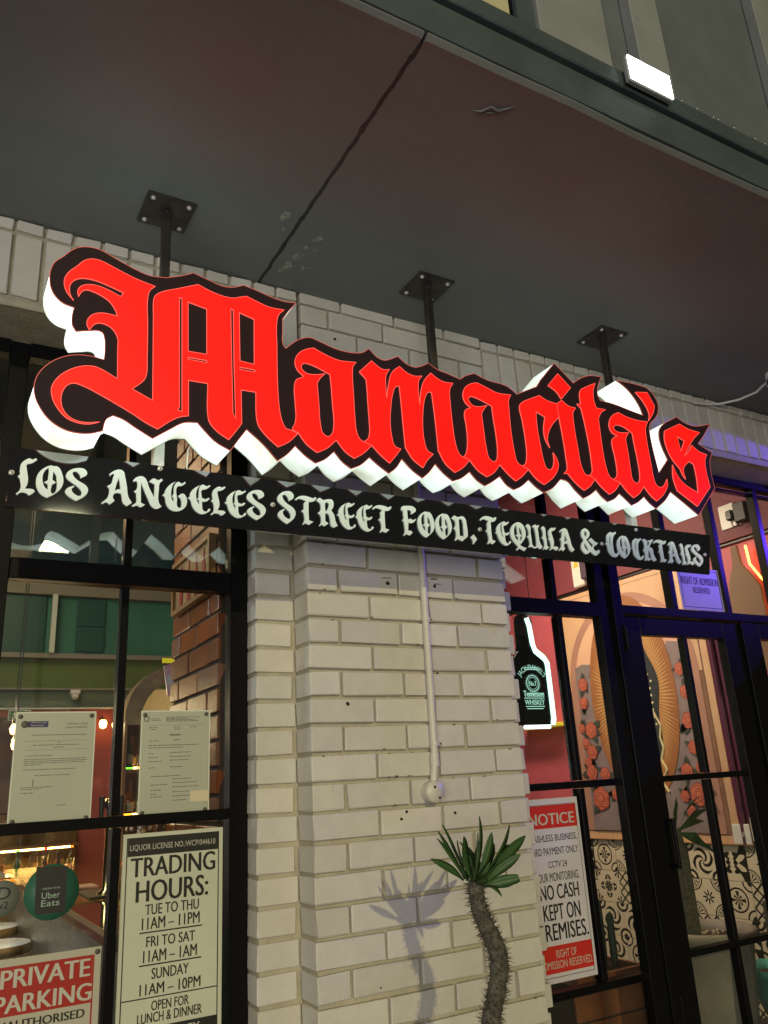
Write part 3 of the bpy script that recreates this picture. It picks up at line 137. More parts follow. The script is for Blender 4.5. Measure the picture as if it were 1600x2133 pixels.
M_FRAME = mat('black_aluminium', (0.006, 0.006, 0.0065), 0.35, ior=1.3, bump=0.03, bscale=400); M_FRAME.node_tree.nodes['Principled BSDF'].inputs['Specular IOR Level'].default_value = 0.18
M_STEEL = mat('dark_painted_steel', (0.030, 0.024, 0.020), 0.45, var=0.5, scale=30, bump=0.2, bscale=160)
M_WSTEEL = mat('white_painted_steel', (0.72, 0.74, 0.68), 0.45, var=0.06, scale=20)
M_BOLT = mat('zinc_bolt', (0.62, 0.60, 0.56), 0.4, metal=0.4)
M_ACRY = mat('black_acrylic', (0.010, 0.010, 0.011), 0.05, ior=2.6, var=0.2, scale=6)
M_FACE = mat('black_vinyl_face', (0.010, 0.006, 0.007), 0.6, ior=1.3, emit=(0.009, 0.003, 0.004), estr=1.0)
M_RED = mat('red_lit_acrylic', (0.30, 0.004, 0.003), 0.35, emit=(0.90, 0.010, 0.006), estr=1.0)
def uneven(m, lo, hi, scale):
    N = m.node_tree; b = N.nodes['Principled BSDF']; tc = N.nodes.new('ShaderNodeTexCoord'); n = N.nodes.new('ShaderNodeTexNoise'); n.inputs['Scale'].default_value = scale; n.inputs['Detail'].default_value = 1.5
    r = N.nodes.new('ShaderNodeMapRange'); r.inputs['From Min'].default_value = .35; r.inputs['From Max'].default_value = .65; r.inputs['To Min'].default_value = lo; r.inputs['To Max'].default_value = hi
    N.links.new(tc.outputs['Object'], n.inputs['Vector']); N.links.new(n.outputs['Fac'], r.inputs['Value']); N.links.new(r.outputs[0], b.inputs['Emission Strength'])
uneven(M_RED, .86, 1.04, 3.2)
M_PINK = mat('red_lit_edge', (0.5, 0.05, 0.05), 0.4, emit=(1.0, 0.13, 0.10), estr=1.0)
M_WLET = mat('white_acrylic_letter', (0.80, 0.93, 0.93), 0.35, var=0.03, scale=30)
M_PVC = mat('painted_pvc', (0.60, 0.58, 0.50), 0.4, var=0.05, scale=30)
M_WHITE = mat('white_plastic', (0.72, 0.71, 0.66), 0.35)
M_BLACK = mat('black_plastic', (0.012, 0.012, 0.012), 0.4)
M_INK = mat('black_ink', (0.012, 0.013, 0.010), 0.5)
M_PAPER = mat('poster_vinyl', (0.56, 0.58, 0.44), 0.35, var=0.05, scale=6)
M_SHEET = mat('paper_sheet', (0.42, 0.44, 0.34), 0.4, var=0.05, scale=5)
M_HOLE = mat('drill_hole', (0.02, 0.012, 0.008), 0.9)
M_GROUND = mat('paving', (0.24, 0.23, 0.21), 0.85, var=0.2, scale=3, bump=0.4, bscale=30)

# lit acrylic sides of the lightbox: LEDs inside, uneven and a little stained
ms = bpy.data.materials.new('lit_white_acrylic'); ms.use_nodes = True; N = ms.node_tree; b = N.nodes['Principled BSDF']
tc = N.nodes.new('ShaderNodeTexCoord'); n1 = N.nodes.new('ShaderNodeTexNoise'); n1.inputs['Scale'].default_value = 7.0; n1.inputs['Detail'].default_value = 3
N.links.new(tc.outputs['Object'], n1.inputs['Vector'])
rp = N.nodes.new('ShaderNodeValToRGB'); rp.color_ramp.elements[0].position = 0.36; rp.color_ramp.elements[1].position = 0.58
rp.color_ramp.elements[0].color = (0.50, 0.54, 0.40, 1); rp.color_ramp.elements[1].color = (0.80, 0.96, 0.89, 1)
N.links.new(n1.outputs['Fac'], rp.inputs['Fac']); N.links.new(rp.outputs[0], b.inputs['Emission Color'])
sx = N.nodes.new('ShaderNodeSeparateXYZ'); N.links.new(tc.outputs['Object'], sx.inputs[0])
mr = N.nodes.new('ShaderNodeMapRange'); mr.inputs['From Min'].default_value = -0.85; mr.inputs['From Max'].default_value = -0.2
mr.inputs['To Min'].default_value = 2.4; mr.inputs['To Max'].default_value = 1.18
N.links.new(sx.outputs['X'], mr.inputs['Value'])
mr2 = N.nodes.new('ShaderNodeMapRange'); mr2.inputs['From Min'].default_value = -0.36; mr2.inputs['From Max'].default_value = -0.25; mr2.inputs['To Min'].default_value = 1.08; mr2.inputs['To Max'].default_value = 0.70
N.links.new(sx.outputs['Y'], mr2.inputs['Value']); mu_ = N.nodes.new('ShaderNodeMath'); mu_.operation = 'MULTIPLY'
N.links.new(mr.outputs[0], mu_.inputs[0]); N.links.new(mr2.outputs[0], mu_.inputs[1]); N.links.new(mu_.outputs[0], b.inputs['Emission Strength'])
b.inputs['Base Color'].default_value = (0.55, 0.58, 0.52, 1); b.inputs['Roughness'].default_value = 0.3
M_SIDE = ms

# ---------------------------------------------------------------- helpers
def empty(name, loc, label, cat, group=None):
    o = bpy.data.objects.new(name, None); COL.objects.link(o); o.location = loc; o.empty_display_size = 0.1
    o['label'] = label; o['category'] = cat
    if group: o['group'] = group
    return o
def tag(o, label, cat, group=None):
    o['label'] = label; o['category'] = cat
    if group: o['group'] = group
    return o
def link(name, me, parent=None, mats=None):
    if mats:
        for m in (mats if isinstance(mats, (list, tuple)) else [mats]): me.materials.append(m)
    o = bpy.data.objects.new(name, me); COL.objects.link(o)
    if parent is not None:
        o.parent = parent; o.matrix_parent_inverse = Matrix.Translation(-parent.location) if parent.type == 'EMPTY' else Matrix.Identity(4)
    return o
class MB:
    def __init__(s): s.v = []; s.f = []; s.mi = []; s.sm = []
    def add(s, vs, fs, mi=0, smooth=False):
        k = len(s.v); s.v += [tuple(v) for v in vs]
        for f in fs: s.f.append(tuple(k + i for i in f)); s.mi.append(mi); s.sm.append(smooth)
        return s
    def box(s, x0, x1, y0, y1, z0, z1, mi=0, bev=0.0):
        x0, x1 = min(x0, x1), max(x0, x1); y0, y1 = min(y0, y1), max(y0, y1); z0, z1 = min(z0, z1), max(z0, z1)
        if not bev:
            v = [(x, y, z) for x in (x0, x1) for y in (y0, y1) for z in (z0, z1)]
            return s.add(v, [(0, 1, 3, 2), (4, 6, 7, 5), (0, 4, 5, 1), (2, 3, 7, 6), (0, 2, 6, 4), (1, 5, 7, 3)], mi)
        # chamfered on every edge
        c = min(bev, (x1 - x0) / 2.2, (y1 - y0) / 2.2, (z1 - z0) / 2.2)
        v = []; idx = {}
        X = (x0, x1); Y = (y0, y1); Z = (z0, z1)
        for i in (0, 1):
            for j in (0, 1):
                for k in (0, 1):
                    sx_, sy_, sz_ = (c if i == 0 else -c), (c if j == 0 else -c), (c if k == 0 else -c)
                    idx[i, j, k, 0] = len(v); v.append((X[i], Y[j] + sy_, Z[k] + sz_))
                    idx[i, j, k, 1] = len(v); v.append((X[i] + sx_, Y[j], Z[k] + sz_))
                    idx[i, j, k, 2] = len(v); v.append((X[i] + sx_, Y[j] + sy_, Z[k]))
        f = []
        for i in (0, 1):
            q = [idx[i, 0, 0, 0], idx[i, 1, 0, 0], idx[i, 1, 1, 0], idx[i, 0, 1, 0]]; f.append(q if i else q[::-1])
            q = [idx[0, i, 0, 1], idx[1, i, 0, 1], idx[1, i, 1, 1], idx[0, i, 1, 1]]; f.append(q if not i else q[::-1])
            q = [idx[0, 0, i, 2], idx[1, 0, i, 2], idx[1, 1, i, 2], idx[0, 1, i, 2]]; f.append(q if i else q[::-1])
            for j in (0, 1):
                q = [idx[i, j, 0, 0], idx[i, j, 1, 0], idx[i, j, 1, 1], idx[i, j, 0, 1]]; f.append(q)
                q = [idx[i, 0, j, 0], idx[i, 1, j, 0], idx[i, 1, j, 2], idx[i, 0, j, 2]]; f.append(q)
                q = [idx[0, i, j, 1], idx[1, i, j, 1], idx[1, i, j, 2], idx[0, i, j, 2]]; f.append(q)
                for k in (0, 1): f.append([idx[i, j, k, 0], idx[i, j, k, 1], idx[i, j, k, 2]])
        return s.add(v, f, mi)
    def tube(s, pts, r, n=10, mi=0, cap=True, smooth=True):
        pts = [Vector(p) for p in pts]; R = r if isinstance(r, (list, tuple)) else [r] * len(pts)
        rings = []; up = None
        for i, p in enumerate(pts):
            t = (pts[min(i + 1, len(pts) - 1)] - pts[max(i - 1, 0)]).normalized()
            if up is None:
                a = Vector((0, 0, 1)) if abs(t.z) < .9 else Vector((0, 1, 0))
                up = t.cross(a).normalized()
            else: up = (up - t * up.dot(t)).normalized()
            w = t.cross(up)
            rings.append([p + (up * math.cos(2 * math.pi * k / n) + w * math.sin(2 * math.pi * k / n)) * R[i] for k in range(n)])
        v = [q for rr in rings for q in rr]; f = []
        for i in range(len(pts) - 1):
            for k in range(n): f.append((i * n + k, i * n + (k + 1) % n, (i + 1) * n + (k + 1) % n, (i + 1) * n + k))
        s.add(v, f, mi, smooth)
        if cap: s.add(rings[0], [tuple(range(n))[::-1]], mi); s.add(rings[-1], [tuple(range(n))], mi)
        return s
    def lathe(s, prof, c=(0, 0, 0), n=20, mi=0, axis='z', smooth=True):
        v = []
        for r, h in prof:
            for k in range(n):
                a = 2 * math.pi * k / n
                if axis == 'z': v.append((c[0] + r * math.cos(a), c[1] + r * math.sin(a), c[2] + h))
                elif axis == 'y': v.append((c[0] + r * math.cos(a), c[1] + h, c[2] + r * math.sin(a)))
                else: v.append((c[0] + h, c[1] + r * math.cos(a), c[2] + r * math.sin(a)))
        f = []
        for i in range(len(prof) - 1):
            for k in range(n): f.append((i * n + k, i * n + (k + 1) % n, (i + 1) * n + (k + 1) % n, (i + 1) * n + k))
        s.add(v, f, mi, smooth)
        return s
    def mesh(s, name):
        me = bpy.data.meshes.new(name); me.from_pydata(s.v, [], s.f)
        me.polygons.foreach_set('material_index', s.mi); me.polygons.foreach_set('use_smooth', s.sm); me.update()
        return me
    def build(s, name, mats, parent=None): return link(name, s.mesh(name), parent, mats)
    def fixed(s, name, mats, parent=None):
        import bmesh
        me = s.mesh(name); bm = bmesh.new(); bm.from_mesh(me); bmesh.ops.recalc_face_normals(bm, faces=bm.faces); bm.to_mesh(me); bm.free()
        return link(name, me, parent, mats)

def smooth_loop(P, n=5):
    out = []; L = len(P)
    for i in range(L):
        a = P[i]; b_ = P[(i + 1) % L]; pa = P[i - 1]; nb = P[(i + 2) % L]
        A = Vector(a[:2]); B = Vector(b_[:2]); out.append(tuple(A))
        if not a[2] and not b_[2]: continue
        ln = (B - A).length
        def tan(p0, p1, q):
            u = Vector(p1[:2]) - Vector(q[:2]); w = Vector(q[:2]) - Vector(p0[:2])
            t = u / max(u.length, 1e-6) + w / max(w.length, 1e-6)
            return t.normalized() * ln if t.length > 1e-6 else (B - A)
        ta = tan(pa, b_, a) if a[2] else (B - A); tb = tan(a, nb, b_) if b_[2] else (B - A)
        for k in range(1, n):
            t = k / n
            q = (2 * t**3 - 3 * t**2 + 1) * A + (t**3 - 2 * t**2 + t) * ta + (-2 * t**3 + 3 * t**2) * B + (t**3 - t**2) * tb
            out.append(tuple(q))
    res = [out[0]]
    for p in out[1:]:
        if (Vector(p) - Vector(res[-1])).length > 2e-4: res.append(p)
    if (Vector(res[0]) - Vector(res[-1])).length < 2e-4: res.pop()
    return res
def area2(L): return sum(L[i][0] * L[(i + 1) % len(L)][1] - L[(i + 1) % len(L)][0] * L[i][1] for i in range(len(L))) / 2
def plate(mb, loops, y0, y1, mi=0, side_mi=None, back=True, front=True, fn=None):
    """solid plate from x,z loops (first outer, others holes) between y0 (front) and y1 (back)"""
    fn = fn or (lambda x, z, y: (x, y, z))
    if side_mi is None: side_mi = mi
    loops = [list(l) for l in loops]
    for i, l in enumerate(loops):
        a = area2(l)
        if (a < 0) == (i == 0): l.reverse()
    flat = [p for l in loops for p in l]
    tris = tessellate_polygon([[Vector((p[0], p[1], 0)) for p in l] for l in loops])
    def ccw(t):
        a, b_, c_ = (flat[i] for i in t)
        return t if (b_[0] - a[0]) * (c_[1] - a[1]) - (c_[0] - a[0]) * (b_[1] - a[1]) > 0 else t[::-1]
    tris = [tuple(ccw(t)) for t in tris]
    if front: mb.add([fn(p[0], p[1], y0) for p in flat], tris, mi)
    if back: mb.add([fn(p[0], p[1], y1) for p in flat], [t[::-1] for t in tris], mi)
    if side_mi >= 0:
        for l in loops:
            n = len(l); v = [fn(p[0], p[1], y0) for p in l] + [fn(p[0], p[1], y1) for p in l]
            mb.add(v, [((i + 1) % n, i, n + i, n + (i + 1) % n) for i in range(n)], side_mi)
def offset_loop(l, d):
    n = len(l); out = []
    for i in range(n):
        p = Vector(l[i]); a = (p - Vector(l[i - 1])); b_ = (Vector(l[(i + 1) % n]) - p)
        if a.length < 1e-7 or b_.length < 1e-7: out.append(tuple(p)); continue
        a.normalize(); b_.normalize(); na = Vector((a.y, -a.x)); nb = Vector((b_.y, -b_.x)); m = na + nb
        if m.length < .3: m = na * 1.0; out.append(tuple(p + m * d)); continue
        m.normalize(); k = min(1.8, 1 / max(.35, m.dot(na))); out.append(tuple(p + m * d * k))
    return out
def edge_strip(mb, l, y, w, mi, fn=None):
    fn = fn or (lambda x, z, y: (x, y, z))
    a = offset_loop(l, -w / 2); b_ = offset_loop(l, w / 2); n = len(l)
    mb.add([fn(*p, y) for p in a] + [fn(*p, y) for p in b_], [(i, (i + 1) % n, n + (i + 1) % n, n + i) for i in range(n)], mi)

def text_mesh(s, bold=0.0, spacing=1.0):
    c = bpy.data.curves.new('t', 'FONT'); c.body = s; c.size = 1.0; c.offset = 0.0; c.extrude = 0.0; c.space_character = spacing
    c.resolution_u = 3
    o = bpy.data.objects.new('t', c); COL.objects.link(o)
    dg = bpy.context.evaluated_depsgraph_get(); dg.update()
    me = bpy.data.meshes.new_from_object(o.evaluated_get(dg)); bpy.data.objects.remove(o); bpy.data.curves.remove(c)
    return me
def text(s, x0, x1, z0, z1, Y, m, parent, bold=0.02, name='lettering', fn=None, spacing=1.0):
    me = text_mesh(s, min(bold, .012), spacing)
    xs = [v.co.x for v in me.vertices]; ys = [v.co.y for v in me.vertices]
    k = max(0.0, bold) * 1.5 * (max(ys) - min(ys)) * .5 * min(2.2, (z1 - z0) * (max(xs) - min(xs)) / ((max(ys) - min(ys)) * (x1 - x0)))
    if fn is None and bold > .015:
        # heavier stems: the same lettering laid twice, a hair apart
        V = [tuple(v.co) for v in me.vertices]; F = [tuple(p.vertices) for p in me.polygons]; n_ = len(V)
        V2 = [(x - k, y, 0) for x, y, z in V] + [(x + k, y, .0001) for x, y, z in V]; F2 = F + [tuple(i + n_ for i in f) for f in F]
        if bold > .03: V2 += [(x, y, .0002) for x, y, z in V]; F2 += [tuple(i + 2 * n_ for i in f) for f in F]
        me = bpy.data.meshes.new('lettering'); me.from_pydata(V2, [], F2)
        xs = [v.co.x for v in me.vertices]
        ax, bx, ay, by = min(xs), max(xs), min(ys), max(ys)
        for v in me.vertices: v.co = Vector((x0 + (v.co.x - ax) / (bx - ax) * (x1 - x0), Y - v.co.z, z0 + (v.co.y - ay) / (by - ay) * (z1 - z0)))
        return link(name, me, parent, m)
    fn = fn or (lambda x, z: (x, Y, z))
    ax, bx, ay, by = min(xs), max(xs), min(ys), max(ys)
    for v in me.vertices:
        v.co = Vector(fn(x0 + (v.co.x - ax) / (bx - ax) * (x1 - x0), z0 + (v.co.y - ay) / (by - ay) * (z1 - z0)))
    me.materials.clear()
    return link(name, me, parent, m)
# ---------------------------------------------------------------- setting: ground, canopy, upper building
PW, K0, P, CE = 0.806, 2.2736, 0.085, 3.217
def structure(o): o['kind'] = 'structure'; return o
mb = MB(); mb.box(-60, 60, -60, 0.20, -0.2, 0.0); structure(mb.build('pavement', M_GROUND))
mb = MB(); mb.box(-60, 60, 0.20, 8, -0.2, 0.004)
structure(mb.build('room_floor', mat('dark_floor', (0.05, 0.035, 0.03), 0.35, var=0.2, scale=3)))

# canopy soffit: two cast slabs with a joint between them, ragged plaster lip at the front
def slab(x0, x1):
    n = 60; mb = MB(); rs = random.Random(int(x0 * 10) + 5); top = CE + .2; v = []; f = []
    for i in range(n + 1):
        x = x0 + (x1 - x0) * i / n; e = -1.118 + rs.uniform(-.004, .004)
        v += [(x, e + .03, CE), (x, e + .004, CE - .003 + rs.uniform(-.0015, .0015)), (x, e - .008, CE + .006), (x, -1.115, top), (x, 0.6, CE), (x, 0.6, top)]
    for i in range(n):
        a, b_ = i * 6, i * 6 + 6
        f += [(a, a + 4, b_ + 4, b_), (a + 1, a, b_, b_ + 1), (a + 2, a + 1, b_ + 1, b_ + 2), (a + 3, a + 2, b_ + 2, b_ + 3), (a + 5, a + 3, b_ + 3, b_ + 5)]
    mb.add(v, f); mb.add([v[0], v[4], v[5], v[3], v[2], v[1]], [(0, 1, 2, 3, 4, 5)]); k = n * 6
    mb.add([v[k], v[k + 4], v[k + 5], v[k + 3], v[k + 2], v[k + 1]], [(5, 4, 3, 2, 1, 0)])
    return mb
cs = empty('canopy_soffit', (0, -0.5, CE), 'dark grey painted concrete canopy soffit above the hanging signs', 'canopy')
slab(-14, -0.166).fixed('slab', M_SOFFIT, cs); slab(-0.156, 14).fixed('slab', M_SOFFIT, cs)
mb = MB(); mb.box(-.17, -.152, -1.11, .5, CE + .012, CE + .1); mb.build('joint_filler', mat('joint_dark', (0.012, 0.012, 0.012), 0.9), cs)
def blob(mb, cx, cy, rx, ry, z, seed, t=.0015, n=14):
    rs = random.Random(seed); ring = [(cx + rx * rs.uniform(.4, 1) * math.cos(a), cy + ry * rs.uniform(.4, 1) * math.sin(a)) for a in [2 * math.pi * k / n for k in range(n)]]
    mb.add([(x, y, z) for x, y in ring] + [(cx, cy, z - t)], [(i, n, (i + 1) % n) for i in range(n)])
rs = random.Random(31); v = []; f = []; nn = 90
for i in range(nn + 1):
    y = -1.105 + 1.105 * i / nn; w = .0044 + rs.uniform(0, .0012) + (.003 if rs.random() < .08 else 0); c_ = -.161 + .0015 * math.sin(i * .7)
    v += [(c_ - w - rs.uniform(0, .002), y, CE - .0002), (c_ - w * .4, y, CE - .0022), (c_ + w * .5, y, CE - .0016), (c_ + w + rs.uniform(0, .002), y, CE - .0002)]
for i in range(nn):
    a_ = i * 4; f += [(a_ + k, a_ + 4 + k, a_ + 5 + k, a_ + 1 + k) for k in range(3)]
mb = MB(); mb.add(v, f); mb.build('joint_sealant', mat('old_sealant', (.010, .012, .012), .5, var=.3, scale=50, bump=.6, bscale=80), cs)
mb = MB()
for i in range(7): blob(mb, -.1 + rs.uniform(-.02, .09), -.05 - i * .05, .006 + rs.uniform(0, .012), .008 + rs.uniform(0, .02), CE - .0007, 40 + i, t=.0008)
for i in range(8): blob(mb, rs.uniform(-.1, 1.3), rs.uniform(-.9, -.1), .004, .005, CE - .0007, 60 + i, t=.0008)
mb.build('paint_flecks', mat('paint_fleck', (.20, .20, .18), .8, var=.5, scale=80), cs)['kind'] = 'stuff'
# trowel scars and pale scuffs on the soffit
mb = MB()
for i, (x, y, a, b_) in enumerate([(-.105, -.13, .02, .035), (-.10, -.19, .018, .03), (-.09, -.25, .012, .02), (-.07, -.31, .02, .022), (-.12, -.10, .012, .02), (-.055, -.14, .014, .02), (-.215, -.37, .018, .035), (-.195, -.31, .012, .02)]): blob(mb, x, y, a, b_, CE - .0008, i)
mb.build('paint_scuff', mat('pale_scuff', (0.25, 0.25, 0.22), 0.8, var=.5, scale=70), cs)
mb = MB()
mb.tube([(.075, -.985, CE), (.10, -.995, CE - .002), (.115, -1.02, CE - .002), (.14, -1.015, CE - .001), (.16, -1.035, CE - .002), (.175, -1.05, CE)], [.001, .004, .003, .005, .003, .001], 6)
mb.tube([(.095, -.975, CE), (.12, -1.00, CE - .002), (.15, -1.01, CE)], [.001, .003, .001], 6)
mb.tube([(.55, -.35, CE), (.60, -.33, CE - .001), (.64, -.34, CE)], [.001, .002, .001], 6)
mb.build('trowel_ridge', M_SOFFIT, cs)

fa = empty('canopy_fascia', (0, -1.14, CE), 'dark green grey fascia beam with a groove along the canopy edge', 'fascia')
mb = MB(); mb.box(-14, 14, -1.132, -1.116, CE + .012, 3.338); mb.box(-14, 14, -1.146, -1.116, 3.350, 3.412, bev=.004); mb.box(-14, 14, -1.112, -.86, CE + .21, 3.408)
mb.build('beam', M_FASCIA, fa)
mb = MB(); mb.box(-14, 14, -1.120, -1.114, 3.337, 3.351); mb.build('groove', M_BLACK, fa)
mb = MB(); rs = random.Random(3)
for i in range(9):
    x = .78 + i * .06 + rs.uniform(-.03, .03); mb.lathe([(0, .003), (.0018, .002), (.0022, 0), (0, -.001)], (x, -1.146, 3.412 + rs.uniform(-.001, .001)), 6)
o = mb.build('water_drops', mat('bright_drop', (.8, .85, .85), .1, coat=1.0), fa); o['kind'] = 'stuff'

ub = empty('upper_building', (0, -.85, 3.4), 'upper storey wall with pale pilasters behind the canopy edge', 'building')
mb = MB(); mb.box(-14, 14, -.85, -.6, 3.40, 9); mb.build('wall', M_UPPER2, ub)
for x0, x1 in ((-2.2, -2.0), (.476, .80), (.956, 1.115), (1.80, 1.97), (2.9, 3.1)):
    mb = MB(); mb.box(x0, x1, -.90, -.851, 3.41, 9, bev=.004); mb.build('pilaster', M_UPPER, ub)
mb = MB(); mb.box(.395, .470, -.885, -.851, 3.41, 9); mb.build('downpipe_casing', M_FASCIA, ub)
mb = MB(); mb.box(-1.0, .39, -.872, -.851, 3.72, 4.6); mb.build('window_frame', M_FRAME, ub)
mb = MB(); mb.box(-.96, .37, -.876, -.8725, 3.76, 4.56); mb.build('window_pane', mat('dim_lit_pane', (.2, .18, .1), .3, emit=(.35, .30, .14), estr=.6), ub)

# floodlight on the fascia edge
fl = empty('floodlight', (.6, -1.12, 3.41), 'lit white rectangular LED floodlight on the fascia edge', 'floodlight')
LX0, LX1, LZ0, LZ1, LY = .512, .684, 3.358, 3.444, -1.175
mb = MB(); mb.box(LX0 - .004, LX1 + .004, LY + .003, LY + .022, LZ0 - .004, LZ1 + .004, bev=.004); mb.build('housing', M_UPPER, fl)
mb = MB(); mb.box(LX0, LX1, LY, LY + .0028, LZ0, LZ1); mb.build('lens', mat('floodlight_lens', (.9, .95, 1), .3, emit=(.93, 1.0, .97), estr=9.0), fl)
mb = MB(); mb.box(LX0 + .03, LX0 + .05, LY + .023, -1.125, LZ0 + .012, LZ0 + .03); mb.box(LX1 - .05, LX1 - .03, LY + .023, -1.125, LZ0 + .012, LZ0 + .03); mb.build('bracket', M_STEEL, fl)

# ---------------------------------------------------------------- brick pier
BR = {}
def brick_mesh(w, dp, h, var, ax='y'):
    key = (round(w, 3), round(dp, 3), round(h, 3), var, ax)
    if key in BR: return BR[key]
    mb = MB(); mb.box(0, w, 0, dp, 0, h, bev=.0026); rs = random.Random(hash(key[:4]) % 9999 + var)
    mb.v = [(x + rs.uniform(-.0018, .0018), y + rs.uniform(-.001, .001), z + rs.uniform(-.0018, .0018)) for x, y, z in mb.v]
    if var == 3: mb.v = [(x + (.004 if (x < w * .1 and z < h * .2) else 0), y, z) for x, y, z in mb.v]
    me = mb.mesh('brick'); import bmesh
    bm = bmesh.new(); bm.from_mesh(me); bmesh.ops.recalc_face_normals(bm, faces=bm.faces); bm.to_mesh(me); bm.free()
    me.materials.append(M_BRICK); BR[key] = me
    return me
rb = random.Random(11)
def brick(parent, x, y, z, w, dp, h, m=None):
    var = rb.choice((0, 1, 2, 3, 4)); me = brick_mesh(w, dp, h, var)
    if m:
        k = (id(me), m.name)
        if k not in BR: c = me.copy(); c.materials.clear(); c.materials.append(m); BR[k] = c
        me = BR[k]
    o = link('brick', me, parent)
    o.location = (x + rb.uniform(-.0008, .0008), y + rb.uniform(-.0022, .0018), z + rb.uniform(-.0008, .0008))
    o.rotation_euler = (rb.uniform(-.004, .004), rb.uniform(-.004, .004), rb.uniform(-.004, .004))
    return o
bp = empty('brick_pier', (PW / 2, .05, 0), 'cream painted brick pier between the window and the door', 'brick pier')
mb = MB(); mb.box(.007, PW - .007, .0150, .30, 0, 3.215); mb.box(-.127, .006, .1225, .30, 0, 3.12); mb.box(PW - .006, PW + .095, .1235, .30, 0, 3.12)
mb.build('mortar', M_MORTAR, bp)
rows = [(k, K0 - P * k) for k in range(23, 0, -1)] + [(-n, K0 + .0821 * n) for n in range(0, 11)]
for k, z in rows:
    lens = [.222, .222, .222, .106] if k % 2 else [.106, .222, .222, .222]
    x = 0.0
    for i, w in enumerate(lens):
        w2 = w + (.003 if i == 3 else 0)
        brick(bp, x, 0, z, w2, .112 if i in (0, 3) else .06, .0725); x += w + .0105
    if z < 2.84:
        a = .132 if k % 2 else .122
        brick(bp, -.135, .114, z, a, .079, .0725)
        brick(bp, PW + (.0 if k % 2 else .006), .114, z, .108 - (.006 if k % 2 else 0), .079, .0725)
x = 0
for w in (.160, .222, .222, .17):
    brick(bp, x, 0, 3.1775, w, .06, .05); x += w + .0105
# wall plugs and drill holes
def hole(parent, x, z, r, Y=-.0028, nm='drill_hole', seed=0):
    mb = MB(); rs = random.Random(seed); n = 9
    ring = [(x + r * rs.uniform(.7, 1.25) * math.cos(2 * math.pi * k / n), z + r * rs.uniform(.7, 1.25) * math.sin(2 * math.pi * k / n)) for k in range(n)]
    plate(mb, [ring], Y, .004); mb.build(nm, M_HOLE, parent)
for i, (x, z, r) in enumerate(((.300, 2.141, .0075), (.493, 2.144, .006), (.128, 1.737, .006), (.302, 1.382, .0045), (.506, 1.387, .0045), (.134, 3.054, .005), (.322, 1.402, .0045), (.478, 1.838, .003), (.20, .93, .002))): hole(bp, x, z, r, seed=i)
mb = MB(); mb.box(.28, .315, -.0028, .004, 2.158, 2.1605); mb.box(.478, .505, -.0028, .004, 2.168, 2.1715); mb.box(.49, .52, -.0027, .004, 2.1515, 2.153); mb.build('scratch', M_HOLE, bp)

rc = random.Random(77)
for i in range(26):
    k = rc.randrange(1, 20); xx = rc.uniform(.02, .78); zz = K0 - P * k + rc.choice((.0012, .0715)); r = rc.uniform(.0012, .0032)
    mb = MB(); ring = [(xx + r * rc.uniform(.8, 2.4) * math.cos(a), zz + r * rc.uniform(.4, 1.0) * math.sin(a)) for a in [2 * math.pi * j / 8 for j in range(8)]]
    plate(mb, [ring], -.0024, .004); mb.build('paint_chip', mat('chipped_brick', (.16, .12, .08), .9, var=.4, scale=90), bp)
for i in range(7):
    xx = rc.uniform(.05, .78); zz = K0 - P * rc.randrange(2, 18) - .0125; L_ = rc.uniform(.012, .03)
    mb = MB(); mb.tube([(xx, .0, zz + .004), (xx + .001, -.0008, zz - L_ * .5), (xx, -.0006, zz - L_)], [.0022, .0016, .0026], 6); mb.build('paint_drip', M_BRICK, bp)
# soldier course lintels
def lintel(name, x0, x1, label, direction):
    lt = empty(name, ((x0 + x1) / 2, .05, 2.9), label, 'brick lintel')
    mb = MB(); mb.box(x0, x1, .0125, .30, 2.912, 3.2155); mb.build('mortar', M_MORTAR, lt)
    mb = MB(); mb.box(x0, x1, .001, .012, 2.9095, 2.937, bev=.004); mb.build('plaster_lip', M_MORTAR, lt)
    n = int((x1 - x0) / .0855); pz = (x1 - x0) / n
    for i in range(n):
        xx = x0 + i * pz + .006
        if xx < -2.4 or xx > 3.6: continue
        brick(lt, xx, 0, 2.947, pz - .012, .05, .216); brick(lt, xx, 0, 3.177, pz - .012, .05, .036)
    return lt
lintel('brick_lintel', -3.2, -.0105, 'white painted soldier course of upright bricks over the left window', -1)
lintel('brick_lintel', PW + .0105, 5.2, 'painted soldier course of upright bricks over the glazed door, lit blue at the right', 1)

# electrical conduit and junction disc on the pier
cd = empty('conduit', (.437, -.012, 1.49), 'cream painted pipe running down the brick pier to a round box', 'conduit')
mb = MB(); mb.tube([(.4375, -.0135, 3.0), (.4375, -.0135, 2.3), (.436, -.0135, 1.8), (.434, -.0135, 1.56), (.430, -.0135, 1.53), (.422, -.0135, 1.48)], .0125, 14); mb.build('pipe', M_PVC, cd)
for z in (2.02, 1.605, 2.62):
    mb = MB(); mb.tube([(.4365, -.0135, z - .007), (.4365, -.0135, z + .007)], .0150, 14); mb.box(.448, .470, -.010, -.001, z - .007, z + .007, bev=.002); mb.build('saddle_clip', M_PVC, cd)
    mb = MB(); mb.lathe([(0, -.012), (.003, -.012), (.003, 0)], (.462, 0, z), 8, axis='y'); mb.build('screw', M_HOLE, cd)
mb = MB(); mb.tube([(.4335, -.0135, 1.575), (.4325, -.0135, 1.535)], .0155, 14); mb.build('coupling', M_PVC, cd)
mb = MB(); mb.lathe([(.033, 0), (.034, -.034), (.0325, -.038), (0, -.0385)], (.414, -.001, 1.457), 32, axis='y'); mb.build('junction_box', M_PVC, cd)
